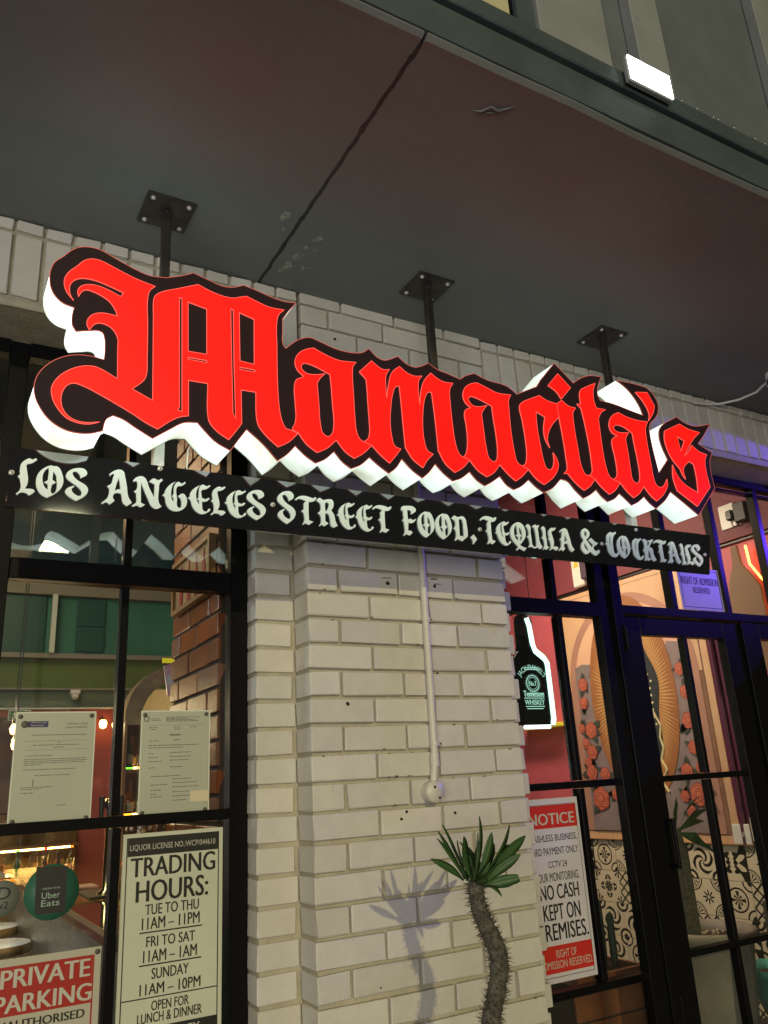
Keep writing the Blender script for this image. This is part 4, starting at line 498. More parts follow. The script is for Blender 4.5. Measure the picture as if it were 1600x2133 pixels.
for dx, dz in ((-.004, .014), (.012, -.019)):
    mb = MB(); mb.lathe([(0, -.0395), (.0042, -.0395), (.0042, -.037)], (.414 + dx, -.001, 1.457 + dz), 10, axis='y'); mb.build('screw_hole', M_HOLE, cd)

# ---------------------------------------------------------------- hangers
def hanger(x, label, down=True):
    h = empty('ceiling_hanger', (x, -.228, CE), label, 'sign hanger', 'steel hangers bolted to the canopy soffit')
    mb = MB(); mb.box(x - .075, x + .075, -.303, -.153, CE - .0065, CE + .0005, bev=.0012); mb.fixed('plate', M_STEEL, h)
    mb = MB(); mb.box(x - .013, x + .013, -.241, -.215, 2.30 if down else 2.45, CE - .006, bev=.002); mb.fixed('post', M_STEEL, h)
    mb = MB()
    for k in range(12):
        a = 2 * math.pi * k / 12; mb.tube([(x + .014 * math.cos(a) * 1.1, -.228 + .014 * math.sin(a) * 1.1, CE - .0075), (x + .014 * math.cos(a + .55) * 1.1, -.228 + .014 * math.sin(a + .55) * 1.1, CE - .0095)], .0025, 5)
    mb.build('weld', M_STEEL, h)
    for dx in (-.055, .055):
        for dy in (-.055, .055):
            mb = MB(); mb.lathe([(0, -.0125), (.0045, -.012), (.0068, -.0095), (.0072, -.006)], (x + dx, -.228 + dy, CE), 10); mb.lathe([(.0095, -.0085), (.0095, -.0062)], (x + dx, -.228 + dy, CE), 12); mb.fixed('bolt', M_BOLT, h)
    if down:
        mb = MB(); mb.box(x - .0145, x + .0145, -.2455, -.2125, 2.25, 2.52, bev=.002); mb.fixed('sleeve', M_WSTEEL, h)
    return h
hanger(-.553, 'black steel post and square plate above the large first letter'); hanger(.407, 'black steel post and square plate above the middle letters', False); hanger(1.280, 'black steel post and square plate above the apostrophe end of the sign')

# ---------------------------------------------------------------- lightbox sign
sg = empty('lightbox_sign', (.3, -.30, 2.4), 'large red gothic Mamacita\'s letters on a lit black lightbox', 'lightbox sign')
YF, YB = -.365, -.246
outline = smooth_loop(OUT, 6)
if area2(outline) < 0: outline.reverse()
mb = MB(); plate(mb, [outline], YF, YF + .003, 0, 0, back=True); mb.build('face_panel', M_FACE, sg)
inner = offset_loop(outline, -.0012)
mb = MB(); n = len(inner); SEG = 3
ys = [YF + .0032 + (YB - YF - .004) * i / SEG for i in range(SEG + 1)]
v = [(p[0], y, p[1]) for y in ys for p in inner]
mb.add(v, [(s_ * n + (i + 1) % n, s_ * n + i, (s_ + 1) * n + i, (s_ + 1) * n + (i + 1) % n) for s_ in range(SEG) for i in range(n)]); mb.build('side_wall', M_SIDE, sg)
mb = MB(); plate(mb, [outline], YB - .0005, YB + .0025); edge = offset_loop(outline, .0012)
mb.build('back_panel', mat('backing_board', (.45, .46, .42), .5), sg)
mb = MB(); edge_strip(mb, offset_loop(outline, -.0004), YF - .0006, .0018, 0); mb.build('face_rim', mat('rim_glow', (.3, .05, .04), .4, emit=(.55, .10, .08), estr=1), sg)
for nm, loops in SIGN:
    L2 = [smooth_loop(l, 6) for l in loops]
    mb = MB(); plate(mb, L2, YF - .0035, YF - .0002, 0, 1, back=False)
    for l in L2:
        if area2(l) < 0: l.reverse()
        edge_strip(mb, l, YF - .0039, .0019, 1)
    mb.build('letter' if nm not in ('i_dot', 'apostrophe') else nm, [M_RED, M_PINK], sg)
# sagging supply cable and a stay wire behind the lower edge
mb = MB(); mb.tube([(-.46, -.238, 2.47), (-.463, -.238, 2.44), (-.472, -.24, 2.42), (-.473, -.238, 2.36), (-.472, -.236, 2.33)], .0022, 6); mb.build('cable', M_WSTEEL, sg)

# ---------------------------------------------------------------- tagline board
tb = empty('tagline_board', (.36, -.252, 2.28), 'glossy black board lettered LOS ANGELES STREET FOOD, TEQUILA & COCKTAILS', 'sign board')
bq = [(-.9305, 2.350), (1.694, 2.380), (1.648, 2.2115), (-.926, 2.191)]
mb = MB(); plate(mb, [bq], -.2555, -.2465); mb.build('panel', M_ACRY, tb)
for k, x0, z0, w, h in INST:
    polys, gw, gh = GL[k]
    L2 = [[(x0 + p[0] / gw * w, z0 + p[1] / gh * h) for p in smooth_loop([tuple(q) for q in l], 4)] for l in polys]
    mb = MB(); plate(mb, L2, -.2595, -.2553); mb.build('comma' if k == 'comma' else 'ampersand' if k == 'ampersand' else 'letter', M_WLET, tb)
for x, z in ((-.921, 2.281), (-.552, 2.345), (-.222, 2.280), (.522, 2.282), (1.077, 2.284), (1.268, 2.358), (1.640, 2.292)):
    mb = MB(); mb.lathe([(.0072, 0), (.0070, -.003), (.0050, -.0048), (.0022, -.005)], (x, -.2556, z), 14, axis='y'); mb.fixed('screw_cap', M_BOLT, tb)
    mb = MB(); mb.lathe([(.0022, -.005), (0, -.0045)], (x, -.2556, z), 8, axis='y'); mb.fixed('screw_head', M_HOLE, tb)
# ---------------------------------------------------------------- shopfront glazing
FY0, FY1 = .195, .245
def member(parent, name, x0, x1, z0, z1, y0=FY0, y1=FY1, m=None, bev=.002):
    mb = MB(); mb.box(x0, x1, y0, y1, z0, z1, bev=bev); return mb.fixed(name, m or M_FRAME, parent)
def pane(parent, x0, x1, z0, z1, y=.222):
    mb = MB(); mb.box(x0, x1, y, y + .006, z0, z1); return mb.build('pane', M_GLASS, parent)
wl = empty('shopfront_window', (-.5, .22, 0), 'black framed window left of the brick pier with papers on its glass', 'window')
member(wl, 'frame_post', -.192, -.134, 0, 2.90); member(wl, 'frame_post', -.925, -.870, 0, 2.90)
member(wl, 'frame_head', -.869, -.193, 2.855, 2.905); member(wl, 'transom', -.869, -.193, 2.122, 2.186, y0=.190)
member(wl, 'glazing_bar', -.869, -.193, 1.414, 1.444); member(wl, 'glazing_bar', -.869, -.193, .70, .73)
member(wl, 'mullion', -.541, -.518, 2.188, 2.853, y0=.199); member(wl, 'mullion', -.543, -.520, 1.446, 2.120, y0=.199); member(wl, 'mullion', -.538, -.513, .732, 1.412, y0=.199)
member(wl, 'sill', -.869, -.193, .02, .10)
for x0, x1 in ((-.870, -.538), (-.522, -.192)):
    for z0, z1 in ((2.186, 2.856), (1.444, 2.122), (.730, 1.414), (.10, .70)): pane(wl, x0, x1, z0, z1)
wl2 = empty('shopfront_window', (-1.6, .22, 0), 'narrow strip of dark window at the left edge of the picture', 'window')
member(wl2, 'frame_post', -2.35, -2.29, 0, 2.90); member(wl2, 'frame_head', -2.289, -.926, 2.855, 2.905); member(wl2, 'transom', -2.289, -.926, 2.122, 2.186); member(wl2, 'glazing_bar', -2.289, -.926, 1.414, 1.444)
for x0, x1 in ((-2.29, -1.62), (-1.60, -.926)):
    for z0, z1 in ((2.186, 2.856), (1.444, 2.122), (.10, 1.414)): pane(wl2, x0, x1, z0, z1)
member(wl2, 'mullion', -1.622, -1.598, .10, 2.853, y0=.199)

wr = empty('shopfront_window', (1.2, .22, 0), 'narrow black framed side window between brick pier and door', 'window')
member(wr, 'frame_post', PW + .109, PW + .150, 0, 2.90); member(wr, 'frame_post', 1.468, 1.545, 0, 2.90)
member(wr, 'frame_head', PW + .151, 1.467, 2.855, 2.905); member(wr, 'transom', PW + .151, 1.467, 2.118, 2.180, y0=.190)
member(wr, 'glazing_bar', PW + .151, 1.467, 1.430, 1.456); member(wr, 'glazing_bar', PW + .151, 1.467, .730, .756)
member(wr, 'mullion', 1.218, 1.244, 2.182, 2.853, y0=.199); member(wr, 'mullion', 1.232, 1.256, 1.458, 2.116, y0=.199); member(wr, 'mullion', 1.234, 1.260, .758, 1.428, y0=.199)
for x0, x1 in ((PW + .150, 1.225), (1.240, 1.468)):
    for z0, z1 in ((2.180, 2.856), (1.456, 2.118), (.756, 1.430), (.1, .73)): pane(wr, x0, x1, z0, z1)

wt = empty('transom_window', (2.1, .22, 2.5), 'row of panes above the glazed door with a purple lit notice', 'window')
member(wt, 'frame_post', 1.547, 1.604, 0, 2.905, y0=.185)
member(wt, 'transom', 1.606, 3.40, 2.140, 2.178, y0=.185); member(wt, 'frame_head', 1.606, 3.40, 2.870, 2.910); member(wt, 'frame_head', 1.606, 3.40, 2.838, 2.850, y0=.21)
for x in (1.945, 2.325, 2.705, 3.085): member(wt, 'mullion', x, x + .034, 2.180, 2.868, y0=.199)
xs = [1.604, 1.950, 2.330, 2.710, 3.09, 3.40]
for a, b_ in zip(xs[:-1], xs[1:]): pane(wt, a + .004, b_ - .0, 2.178, 2.870)

dr = empty('glazed_door', (2.0, .22, 0), 'black glazed entrance door with thin glazing bars', 'door')
member(dr, 'stile', 1.609, 1.708, .02, 2.135, y0=.200); member(dr, 'stile', 2.262, 2.375, .02, 2.135, y0=.200)
member(dr, 'top_rail', 1.7085, 2.2615, 2.052, 2.135, y0=.200); member(dr, 'bottom_rail', 1.7085, 2.2615, .02, .25, y0=.200)
for z in (1.430, .770): member(dr, 'glazing_bar', 1.7085, 2.2615, z, z + .024, y0=.204)
for a, b_ in ((.252, .768), (.796, 1.428), (1.456, 2.050)): member(dr, 'mullion', 1.984, 2.008, a, b_, y0=.206)
for x0, x1 in ((1.707, 1.990), (2.002, 2.263)):
    for z0, z1 in ((.25, .77), (.794, 1.430), (1.454, 2.053)): pane(dr, x0, x1, z0, z1, .226)
mb = MB(); mb.tube([(1.600, .186, 1.98), (1.600, .186, 2.085)], .009, 10); mb.build('hinge', M_FRAME, dr)
mb = MB(); mb.tube([(1.600, .186, .55), (1.600, .186, .66)], .009, 10); mb.build('hinge', M_FRAME, dr)
mb = MB(); mb.tube([(1.672, .155, 1.10), (1.672, .155, 1.29)], .009, 10); mb.tube([(1.672, .155, 1.11), (1.672, .2, 1.11)], .006, 8); mb.tube([(1.672, .155, 1.28), (1.672, .2, 1.28)], .006, 8); mb.build('handle', M_FRAME, dr)

ws = empty('side_panel_window', (2.9, .22, 0), 'fixed black framed glass panel right of the door', 'window')
member(ws, 'frame_post', 2.385, 2.470, 0, 2.135, y0=.185); member(ws, 'stile', 2.472, 2.525, .02, 2.135); member(ws, 'top_rail', 2.526, 3.40, 2.060, 2.135); member(ws, 'glazing_bar', 2.526, 3.40, 1.430, 1.455)
member(ws, 'glazing_bar', 2.526, 3.40, .77, .795)
for z0, z1 in ((.1, .77), (.795, 1.43), (1.455, 2.06)): pane(ws, 2.525, 3.40, z0, z1)

# ---------------------------------------------------------------- notices on the glass
M_RINK = mat('red_ink', (.36, .022, .014), .4); M_WINK = mat('white_ink', (.50, .49, .40), .4); M_RED2 = mat('notice_red', (.55, .03, .02), .4)
M_LPAPER = mat('notice_white', (.60, .57, .60), .35, var=.04, scale=5); M_FOIL = mat('clear_plastic_edge', (.66, .68, .56), .25, coat=.5)
def rect(mb, x0, x1, z0, z1, y0, y1, mi=0): mb.box(x0, x1, y0, y1, z0, z1, mi)
def frame_lines(parent, x0, x1, z0, z1, t, y, m, name='border'):
    mb = MB(); plate(mb, [[(x0, z0), (x1, z0), (x1, z1), (x0, z1)], [(x0 + t, z0 + t), (x1 - t, z0 + t), (x1 - t, z1 - t), (x0 + t, z1 - t)]], y, y + .0004); return mb.build(name, m, parent)
tp = empty('trading_hours_poster', (-.355, .21, 1.05), 'tall cream poster headed TRADING HOURS on the lower right pane', 'poster')
mb = MB(); mb.box(-.503, -.206, .2135, .2195, .775, 1.392, bev=.001); mb.build('sheet', M_PAPER, tp)
yl = .2128
frame_lines(tp, -.4925, -.2185, .79, 1.381, .003, yl, M_INK)
mb = MB(); rect(mb, -.489, -.2215, 1.331, 1.378, yl, yl + .0004); mb.build('header_band', M_INK, tp)
mb = MB(); rect(mb, -.489, -.2215, .793, .893, yl, yl + .0004); rect(mb, -.489, -.2215, .9635, .9665, yl, yl + .0004)
for a, b_ in TRL[:2]: rect(mb, a[0], b_[0], (a[1] + b_[1]) / 2 - .0018, (a[1] + b_[1]) / 2 + .0018, yl, yl + .0004)
mb.build('rule_line', M_INK, tp)
for i, (s_, x0, x1, z0, z1) in enumerate(TR):
    text(s_, x0, x1, z0, z1, .2122 if i else .2120, M_WINK if i == 0 else M_INK, tp, bold=.0 if i == 0 else (.035 if i < 3 else .022), spacing=1.0)
text('EMERGENCY', -.45, -.27, .862, .885, .212, M_WINK, tp)

pp = empty('private_parking_sign', (-.66, .21, 1.0), 'white sign with red panel reading PRIVATE PARKING in the lower left pane', 'sign')
M_RPAP = mat('sign_white', (.46, .44, .34), .35)
mb = MB(); mb.box(-.93, -.549, .2085, .2115, .72, 1.112, bev=.001); mb.build('sheet', M_RPAP, pp)
frame_lines(pp, -.925, -.567, .74, 1.094, .004, .2078, M_RINK)
mb = MB(); rect(mb, -.921, -.5715, PRL[2][1] - .0, 1.090, .2076, .2080); mb.build('red_panel', M_RINK, pp)
for i, (s_, x0, x1, z0, z1) in enumerate(PR): text(s_, x0, x1, z0, z1, .2071, M_WINK if i < 2 else M_INK, pp, bold=.05)
mb = MB(); mb.lathe([(.007, 0), (.007, -.003), (0, -.003)], (-.560, .2085, 1.100), 10, axis='y'); mb.build('corner_stud', mat('dark_stud', (.08, .08, .06), .4), pp)

def sheet(name, label, x0, x1, z0, z1, seed):
    e = empty(name, ((x0 + x1) / 2, .21, z0), label, 'paper notice')
    mb = MB(); mb.box(x0, x1, .2150, .2190, z0, z1, bev=.0008); mb.build('paper', M_SHEET, e)
    frame_lines(e, x0 - .004, x1 + .004, z0 - .004, z1 + .004, .0042, .2135, M_FOIL, 'plastic_edge')
    for cx, cz in ((x0 + .008, z1 - .009), (x1 - .009, z1 - .008), (x0 + .009, z0 + .010), (x1 - .009, z0 + .009)):
        mb = MB(); mb.lathe([(.0062, 0), (.006, -.003), (0, -.0032)], (cx, .2149, cz), 12, axis='y'); mb.fixed('corner_stud', MATS['dark_stud'], e)
    return e
def linerow(mb, x0, x1, z, h, rs):
    x = x0
    while x < x1:
        w = rs.uniform(.004, .013); rect(mb, x, min(x + w, x1), z, z + h, .2144, .2149); x += w + .0022
M_GINK = mat('grey_print', (.11, .11, .09), .6)
rs = random.Random(5)
n1 = sheet('licence_notice', 'paper licence in clear frame with blue logo on left pane', -.811, -.601, 1.437, 1.736, 1)
mb = MB(); rect(mb, -.782, -.728, 1.697, 1.714, .2144, .2149); mb.build('logo_panel', mat('navy_ink', (.03, .03, .12), .5), n1)
mb = MB(); mb.lathe([(.010, 0), (.010, -.0008), (0, -.0008)], (-.790, .2149, 1.7055), 16, axis='y'); mb.build('crest', M_GINK, n1)
text('Western Cape', -.676, -.620, 1.7015, 1.7095, .2143, M_GINK, n1, .01); text('Liquor Authority', -.679, -.620, 1.6915, 1.6995, .2143, M_GINK, n1, .01)
text('Western Cape', -.774, -.732, 1.7075, 1.7125, .2140, M_WINK, n1, 0); text('Government', -.774, -.740, 1.700, 1.705, .2140, M_WINK, n1, 0)
mb = MB(); rect(mb, -.770, -.621, 1.6745, 1.6760, .2144, .2149); rect(mb, -.790, -.618, 1.6590, 1.6596, .2144, .2149); rect(mb, -.785, -.612, 1.6345, 1.635, .2144, .2149); rect(mb, -.758, -.756, 1.536, 1.556, .2144, .2149)
for x0, x1, z in ((-.70, -.688, 1.654), (-.765, -.640, 1.647), (-.71, -.68, 1.640), (-.783, -.710, 1.618), (-.785, -.620, 1.6085), (-.785, -.618, 1.6035), (-.785, -.622, 1.5985), (-.785, -.74, 1.5935), (-.785, -.645, 1.5805), (-.755, -.66, 1.5645), (-.787, -.705, 1.5335), (-.787, -.735, 1.529), (-.787, -.755, 1.519), (-.69, -.665, 1.483)): linerow(mb, x0, x1, z, .0017, rs)
mb.build('print', M_GINK, n1)
n2 = sheet('licence_notice', 'paper annexure sheet in clear frame on the pane nearest the brick pier', -.462, -.255, 1.437, 1.737, 2)
mb = MB(); mb.lathe([(.0085, 0), (.0085, -.0008), (.006, -.0008)], (-.449, .2149, 1.716), 16, axis='y'); mb.build('crest', M_GINK, n2)
mb = MB()
for x0, x1, z in ((-.435, -.410, 1.7155), (-.435, -.405, 1.711), (-.39, -.285, 1.720), (-.39, -.32, 1.716), (-.39, -.30, 1.712), (-.39, -.29, 1.708), (-.44, -.415, 1.690), (-.44, -.42, 1.684), (-.365, -.345, 1.690), (-.365, -.345, 1.684), (-.315, -.295, 1.690), (-.44, -.41, 1.650), (-.365, -.345, 1.652), (-.44, -.285, 1.637), (-.44, -.335, 1.630), (-.44, -.425, 1.613), (-.375, -.31, 1.615), (-.44, -.41, 1.602), (-.375, -.31, 1.603), (-.44, -.40, 1.590), (-.375, -.315, 1.5925), (-.44, -.42, 1.572), (-.375, -.335, 1.573), (-.43, -.34, 1.547), (-.43, -.38, 1.523), (-.43, -.40, 1.508), (-.43, -.41, 1.497), (-.43, -.395, 1.489), (-.365, -.305, 1.538), (-.365, -.29, 1.527), (-.365, -.285, 1.515), (-.365, -.31, 1.501), (-.365, -.29, 1.489), (-.365, -.32, 1.477)): linerow(mb, x0, x1, z, .0019, rs)
rect(mb, -.45, -.27, 1.6975, 1.698, .2144, .2149); mb.build('print', M_GINK, n2)
text('ANNEXURE A', -.378, -.342, 1.6655, 1.6700, .2143, M_INK, n2, .05)
mb = MB(); mb.box(-.311, -.252, .2120, .2138, 1.470, 1.502); linerow(mb, -.305, -.26, 1.49, .001, rs); mb.build('taped_slip', mat('cream_slip', (.62, .55, .36), .5), n2)

us = empty('round_sticker', (-.686, .21, 1.26), 'round green and black Uber Eats sticker in the lower left pane', 'sticker')
mb = MB(); mb.lathe([(.0705, 0), (.0705, -.0012), (0, -.0013)], (-.687, .2155, 1.2615), 48, axis='y'); mb.fixed('disc', mat('sticker_green', (.028, .12, .075), .45), us)
mb = MB(); plate(mb, [UBR], .2135, .2141); mb.build('black_panel', M_INK, us)
for s_, x0, x1, z0, z1 in UB: text(s_, x0, x1, z0, z1, .2131, mat('sticker_pale', (.30, .42, .34), .5), us, .012)
ds = empty('round_sticker', (-.81, .21, 1.26), 'grey round sticker cut off by the left edge beside the green one', 'sticker')
mb = MB(); mb.lathe([(.045, 0), (.045, -.0012), (0, -.0013)], (-.812, .2155, 1.258), 40, axis='y'); mb.fixed('disc', mat('sticker_grey', (.16, .18, .15), .45), ds)
text('D', -.822, -.790, 1.256, 1.286, .2135, M_INK, ds, .03); text('v2', -.818, -.794, 1.233, 1.250, .2135, M_INK, ds, .03)

nb = empty('notice_poster', (1.08, .21, 1.1), 'white and red NOTICE poster behind the pane at the pier edge', 'poster')
mb = MB(); mb.box(.928, 1.226, .2125, .2185, .782, 1.400, bev=.001); mb.build('sheet', M_LPAPER, nb)
frame_lines(nb, .940, 1.213, .80, 1.378, .0018, .2119, M_INK)
mb = MB(); rect(mb, .942, 1.211, NOL[1][1], 1.3755, .2117, .2121); mb.build('red_band', M_RED2, nb)
mb = MB(); rect(mb, .942, 1.211, .8135, .901, .2117, .2121); mb.build('red_band', M_RED2, nb)
for i, (s_, x0, x1, z0, z1) in enumerate(NO):
    text(s_, x0, x1, z0, z1, .2112, M_WINK if i in (0, 8, 9) else M_INK, nb, bold=.05 if i == 0 else (.02 if i in (5, 6, 7) else .005))

am = empty('admission_notice', (2.17, .2, 2.3), 'purple lit notice reading RIGHT OF ADMISSION RESERVED above the door', 'notice')
mb = MB(); mb.box(2.024, 2.318, .2100, .2140, 2.186, 2.395, bev=.001); mb.build('sheet', mat('notice_lit_violet', (.32, .28, .55), .4), am)  # white sheet with the violet light put into its base colour
M_PINK2 = mat('dark_violet_ink', (.03, .02, .12), .5)
frame_lines(am, 2.036, 2.306, 2.198, 2.384, .003, .2092, M_PINK2)
for s_, x0, x1, z0, z1 in AD: text(s_, x0, x1, z0, z1, .2090, M_PINK2, am, .02)

# ---------------------------------------------------------------- security camera under the soffit
sc = empty('security_camera', (2.26, -.36, CE), 'white security camera with cable under the canopy at the right edge', 'security camera')
mb = MB(); mb.lathe([(.05, 0), (.05, -.02), (.045, -.024), (0, -.024)], (2.29, -.33, CE), 24); mb.fixed('base', M_WHITE, sc)
mb = MB(); mb.tube([(2.29, -.33, CE - .02), (2.29, -.34, CE - .05)], .014, 10); mb.tube([(2.22, -.34, CE - .062), (2.36, -.38, CE - .075)], .034, 16); mb.build('body', M_WHITE, sc)
mb = MB(); mb.tube([(2.219, -.3397, CE - .0615), (2.217, -.3392, CE - .0613)], .026, 16); mb.build('lens', M_BLACK, sc)
mb = MB(); mb.tube([(2.29, -.30, CE - .012), (2.31, -.2, CE - .035), (2.31, -.1, CE - .03), (2.26, -.03, CE - .03), (2.2, -.008, CE - .035), (2.10, -.006, CE - .045)], .006, 8); mb.build('cable', M_WHITE, sc)

# ---------------------------------------------------------------- madagascar palm in a pot outside
pl = empty('spiny_palm', (.2, -.5, 0), 'spiny trunked succulent with a tuft of green leaves before the brick pier', 'plant')
M_TRUNK = mat('spiny_bark', (.032, .030, .022), .9, var2=(.14, .13, .10), scale=70, bump=1.0, bscale=130)
M_SPINE = mat('grey_spine', (.10, .085, .062), .7); M_LEAF = mat('succulent_leaf', (.024, .066, .018), .55, var2=(.050, .115, .030), scale=25); M_RIB = mat('leaf_midrib', (.05, .11, .035), .5)
T = [Vector(p) for p in TRK]; d_ = (T[-1] - T[-2]).normalized()
ext = [T[-1] + Vector((-.02, 0, -.10)), T[-1] + Vector((-.03, 0, -.30)), T[-1] + Vector((-.02, 0, -.58))]
path = T + ext
def cat(path, n):
    out = []
    for i in range(len(path) - 1):
        p0 = path[max(i - 1, 0)]; p1 = path[i]; p2 = path[i + 1]; p3 = path[min(i + 2, len(path) - 1)]
        for k in range(n):
            t = k / n; out.append(.5 * ((2 * p1) + (p2 - p0) * t + (2 * p0 - 5 * p1 + 4 * p2 - p3) * t * t + (-p0 + 3 * p1 - 3 * p2 + p3) * t**3))
    return out + [path[-1]]
pp_ = cat(path, 5); rs = random.Random(2)
rr = [.0178 + .0045 * min(1, i / 25) + .0016 * math.sin(i * 2.1) for i in range(len(pp_))]; rr[0] = .012; rr[1] = .017
mb = MB(); mb.tube(pp_, rr, 18)
mb.v = [tuple(Vector(v) + Vector((rs.uniform(-1, 1), rs.uniform(-1, 1), rs.uniform(-1, 1))) * .0016) for v in mb.v]
mb.build('trunk', M_TRUNK, pl)
mb = MB()
for i in range(1, len(pp_) - 1):
    t = (pp_[i + 1] - pp_[i - 1]).normalized(); L_ = (pp_[i + 1] - pp_[i]).length; q = int(max(10, 2600 * L_))
    for k in range(q):
        a = rs.uniform(0, 2 * math.pi); u = t.cross(Vector((0, 1, 0))).normalized(); w = t.cross(u); dd = (u * math.cos(a) + w * math.sin(a))
        b0 = pp_[i] + (pp_[i + 1] - pp_[i]) * rs.random() + dd * rr[i] * .92
        tip = b0 + (dd + t * rs.uniform(-.7, .5) + u * rs.uniform(-.3, .3)).normalized() * rs.uniform(.009, .023); r0 = .0014
        s1 = t * r0; s2 = dd.cross(t) * r0
        mb.add([b0 + s1, b0 - s1 * .5 + s2, b0 - s1 * .5 - s2, tip], [(0, 1, 3), (1, 2, 3), (2, 0, 3)])
sp = mb.build('spines', M_SPINE, pl); sp['kind'] = 'stuff'
def leaf(a, b_, wd, blunt=False, seed=0):
    a = Vector(a); b_ = Vector(b_); ax = b_ - a; L_ = ax.length; t = ax.normalized(); rs = random.Random(seed)
    view = Vector((.35, -.85, .2)).normalized(); side = t.cross(view).normalized(); ca = rs.uniform(-.5, .5); side = (side * math.cos(ca) + t.cross(side) * math.sin(ca)).normalized(); nrm = side.cross(t)
    n = 10; v = []; f = []; mi = []; curl = rs.uniform(-.012, .012)
    prof = [.28, .36, .52, .70, .86, .97, 1.0, .96, .82, .55, .12]
    if blunt: prof[-2:] = [.75, .55]
    for i in range(n + 1):
        s_ = i / n; c = a + ax * s_ + nrm * (curl * math.sin(math.pi * s_)) + Vector((0, 0, -.008 * s_ * s_)); w = wd * prof[i]
        v += [c - side * w + nrm * w * .28, c - side * w * .12, c - nrm * .0006 + side * 0, c + side * w * .12, c + side * w + nrm * w * .28, c - nrm * .0022]
    for i in range(n):
        p_, q_ = i * 6, i * 6 + 6
        f += [(p_, p_ + 1, q_ + 1, q_), (p_ + 1, p_ + 2, q_ + 2, q_ + 1), (p_ + 2, p_ + 3, q_ + 3, q_ + 2), (p_ + 3, p_ + 4, q_ + 4, q_ + 3), (p_ + 4, p_ + 5, q_ + 5, q_ + 4), (p_ + 5, p_, q_, q_ + 5)]; mi += [0, 1, 1, 0, 0, 0]
    mb = MB(); mb.add(v, f); mb.mi = mi; mb.sm = [True] * len(f); return mb.build('leaf', [M_LEAF, M_RIB], pl)
for i, (a, b_, w) in enumerate(LEAF): leaf(a, b_, .0140 * w, i == 5, i)
for i in range(9):
    a_ = rs.uniform(0, 6.28); c = Vector(TRK[0]) + Vector((0, 0, .0)); r_ = rs.uniform(.03, .06)
    leaf(c, c + Vector((math.cos(a_) * r_, math.sin(a_) * r_, rs.uniform(.04, .13))), .009, False, 50 + i)
pot = empty('outdoor_planter', (path[-1].x, -.5, 0), 'grey planter pot holding the spiny palm', 'planter'); cx = path[-1].x
mb = MB(); mb.lathe([(.0, .02), (.15, .02), (.155, .0), (.16, .0), (.21, .36), (.215, .40), (.195, .40), (.188, .37)], (cx, -.5, 0), 28); mb.fixed('pot', mat('grey_pot', (.2, .2, .19), .8, var=.1), pot)
mb = MB(); mb.lathe([(.19, .365), (0, .372)], (cx, -.5, 0), 28); mb.fixed('soil', mat('soil', (.04, .028, .018), .95, bump=1), pot)
# ---------------------------------------------------------------- room behind the glass
M_RWALL = mat('red_wall_paint', (.58, .115, .15), .55, var=.10, scale=2, bump=.1); M_MAROON = mat('maroon_bulkhead', (.20, .035, .05), .6, var=.1, scale=2)
M_CEIL = mat('room_ceiling', (.012, .028, .032), .6)
rm = empty('right_room_wall', (3.0, 1.5, 0), 'red painted side wall of the room behind the door', 'wall')
mb = MB(); mb.box(3.0, 3.15, .25, 6.0, 0, 2.70); mb.build('lower_wall', M_RWALL, rm)
mb = MB(); mb.box(2.955, 3.15, .25, 6.0, 2.715, 3.9); mb.build('bulkhead', M_MAROON, rm)
mb = MB(); mb.box(2.975, 3.15, .25, 6.0, 2.70, 2.7148); mb.build('painted_shadow_line', M_BLACK, rm)  # solid black strip painting the shadow line under the bulkhead
bw = empty('back_room_wall', (-1, 4.0, 0), 'green and olive banded back wall of the bar room', 'wall')
def bandw(name, z0, z1, m, y=4.0, x0=-6, x1=2.99, d=.12): mb = MB(); mb.box(x0, x1, y, y + d, z0, z1); return mb.build(name, m, bw)
bandw('upper_wall', 3.06, 3.9, mat('teal_dark', (.012, .05, .07), .6)); bandw('beam', 2.935, 3.055, mat('beige_beam', (.22, .20, .15), .6), y=3.93, d=.19)
bandw('green_wall', 2.505, 2.934, mat('emerald_wall', (.028, .15, .09), .6, var=.2, scale=2)); bandw('ledge', 2.470, 2.504, MATS['beige_beam'], y=3.93, d=.19)
bandw('olive_wall', 2.262, 2.469, mat('olive_wall', (.085, .13, .02), .6, var=.15, scale=2)); bandw('trim', 2.248, 2.2615, MATS['beige_beam'], y=3.97, d=.15)
bandw('grey_wall', 2.122, 2.247, mat('greygreen_wall', (.065, .095, .06), .6, var=.1, scale=2)); bandw('trim', 2.110, 2.1215, mat('pale_trim', (.5, .5, .42), .5), y=3.96, d=.16)
bandw('red_wall', 1.0, 2.1095, mat('bar_red_wall', (.30, .045, .03), .6, var=.15, scale=2)); bandw('dado', 0, .9995, M_MAROON)
mb = MB(); mb.box(-.27, -.235, 3.90, 3.928, 2.504, 2.934); mb.build('white_post', mat('pale_post', (.55, .58, .48), .5), bw)
for x0, x1, z0, z1 in ((-.08, .12, 2.72, 2.92), (-.08, .12, 2.53, 2.70), (-1.2, -.30, 2.51, 2.93)):
    mb = MB(); mb.box(x0, x1, 3.975, 3.999, z0, z1); mb.build('dark_panel', mat('deep_green_panel', (.012, .07, .045), .4), bw)
mb = MB(); mb.box(-6, 3.2, .25, 6, 3.9, 4.0); structure(mb.build('room_ceiling', M_CEIL))
mb = MB(); mb.box(-6.1, -6.0, .25, 6, 0, 3.9); structure(mb.build('room_side_wall', M_MAROON))
mb = MB(); mb.box(3.16, 6, .25, .4, 0, 3.9); mb.box(-6, -2.35, .20, .35, 0, 3.2); mb.box(-14, 14, .3, .42, 3.217, 3.9); structure(mb.build('building_wall', M_MORTAR))

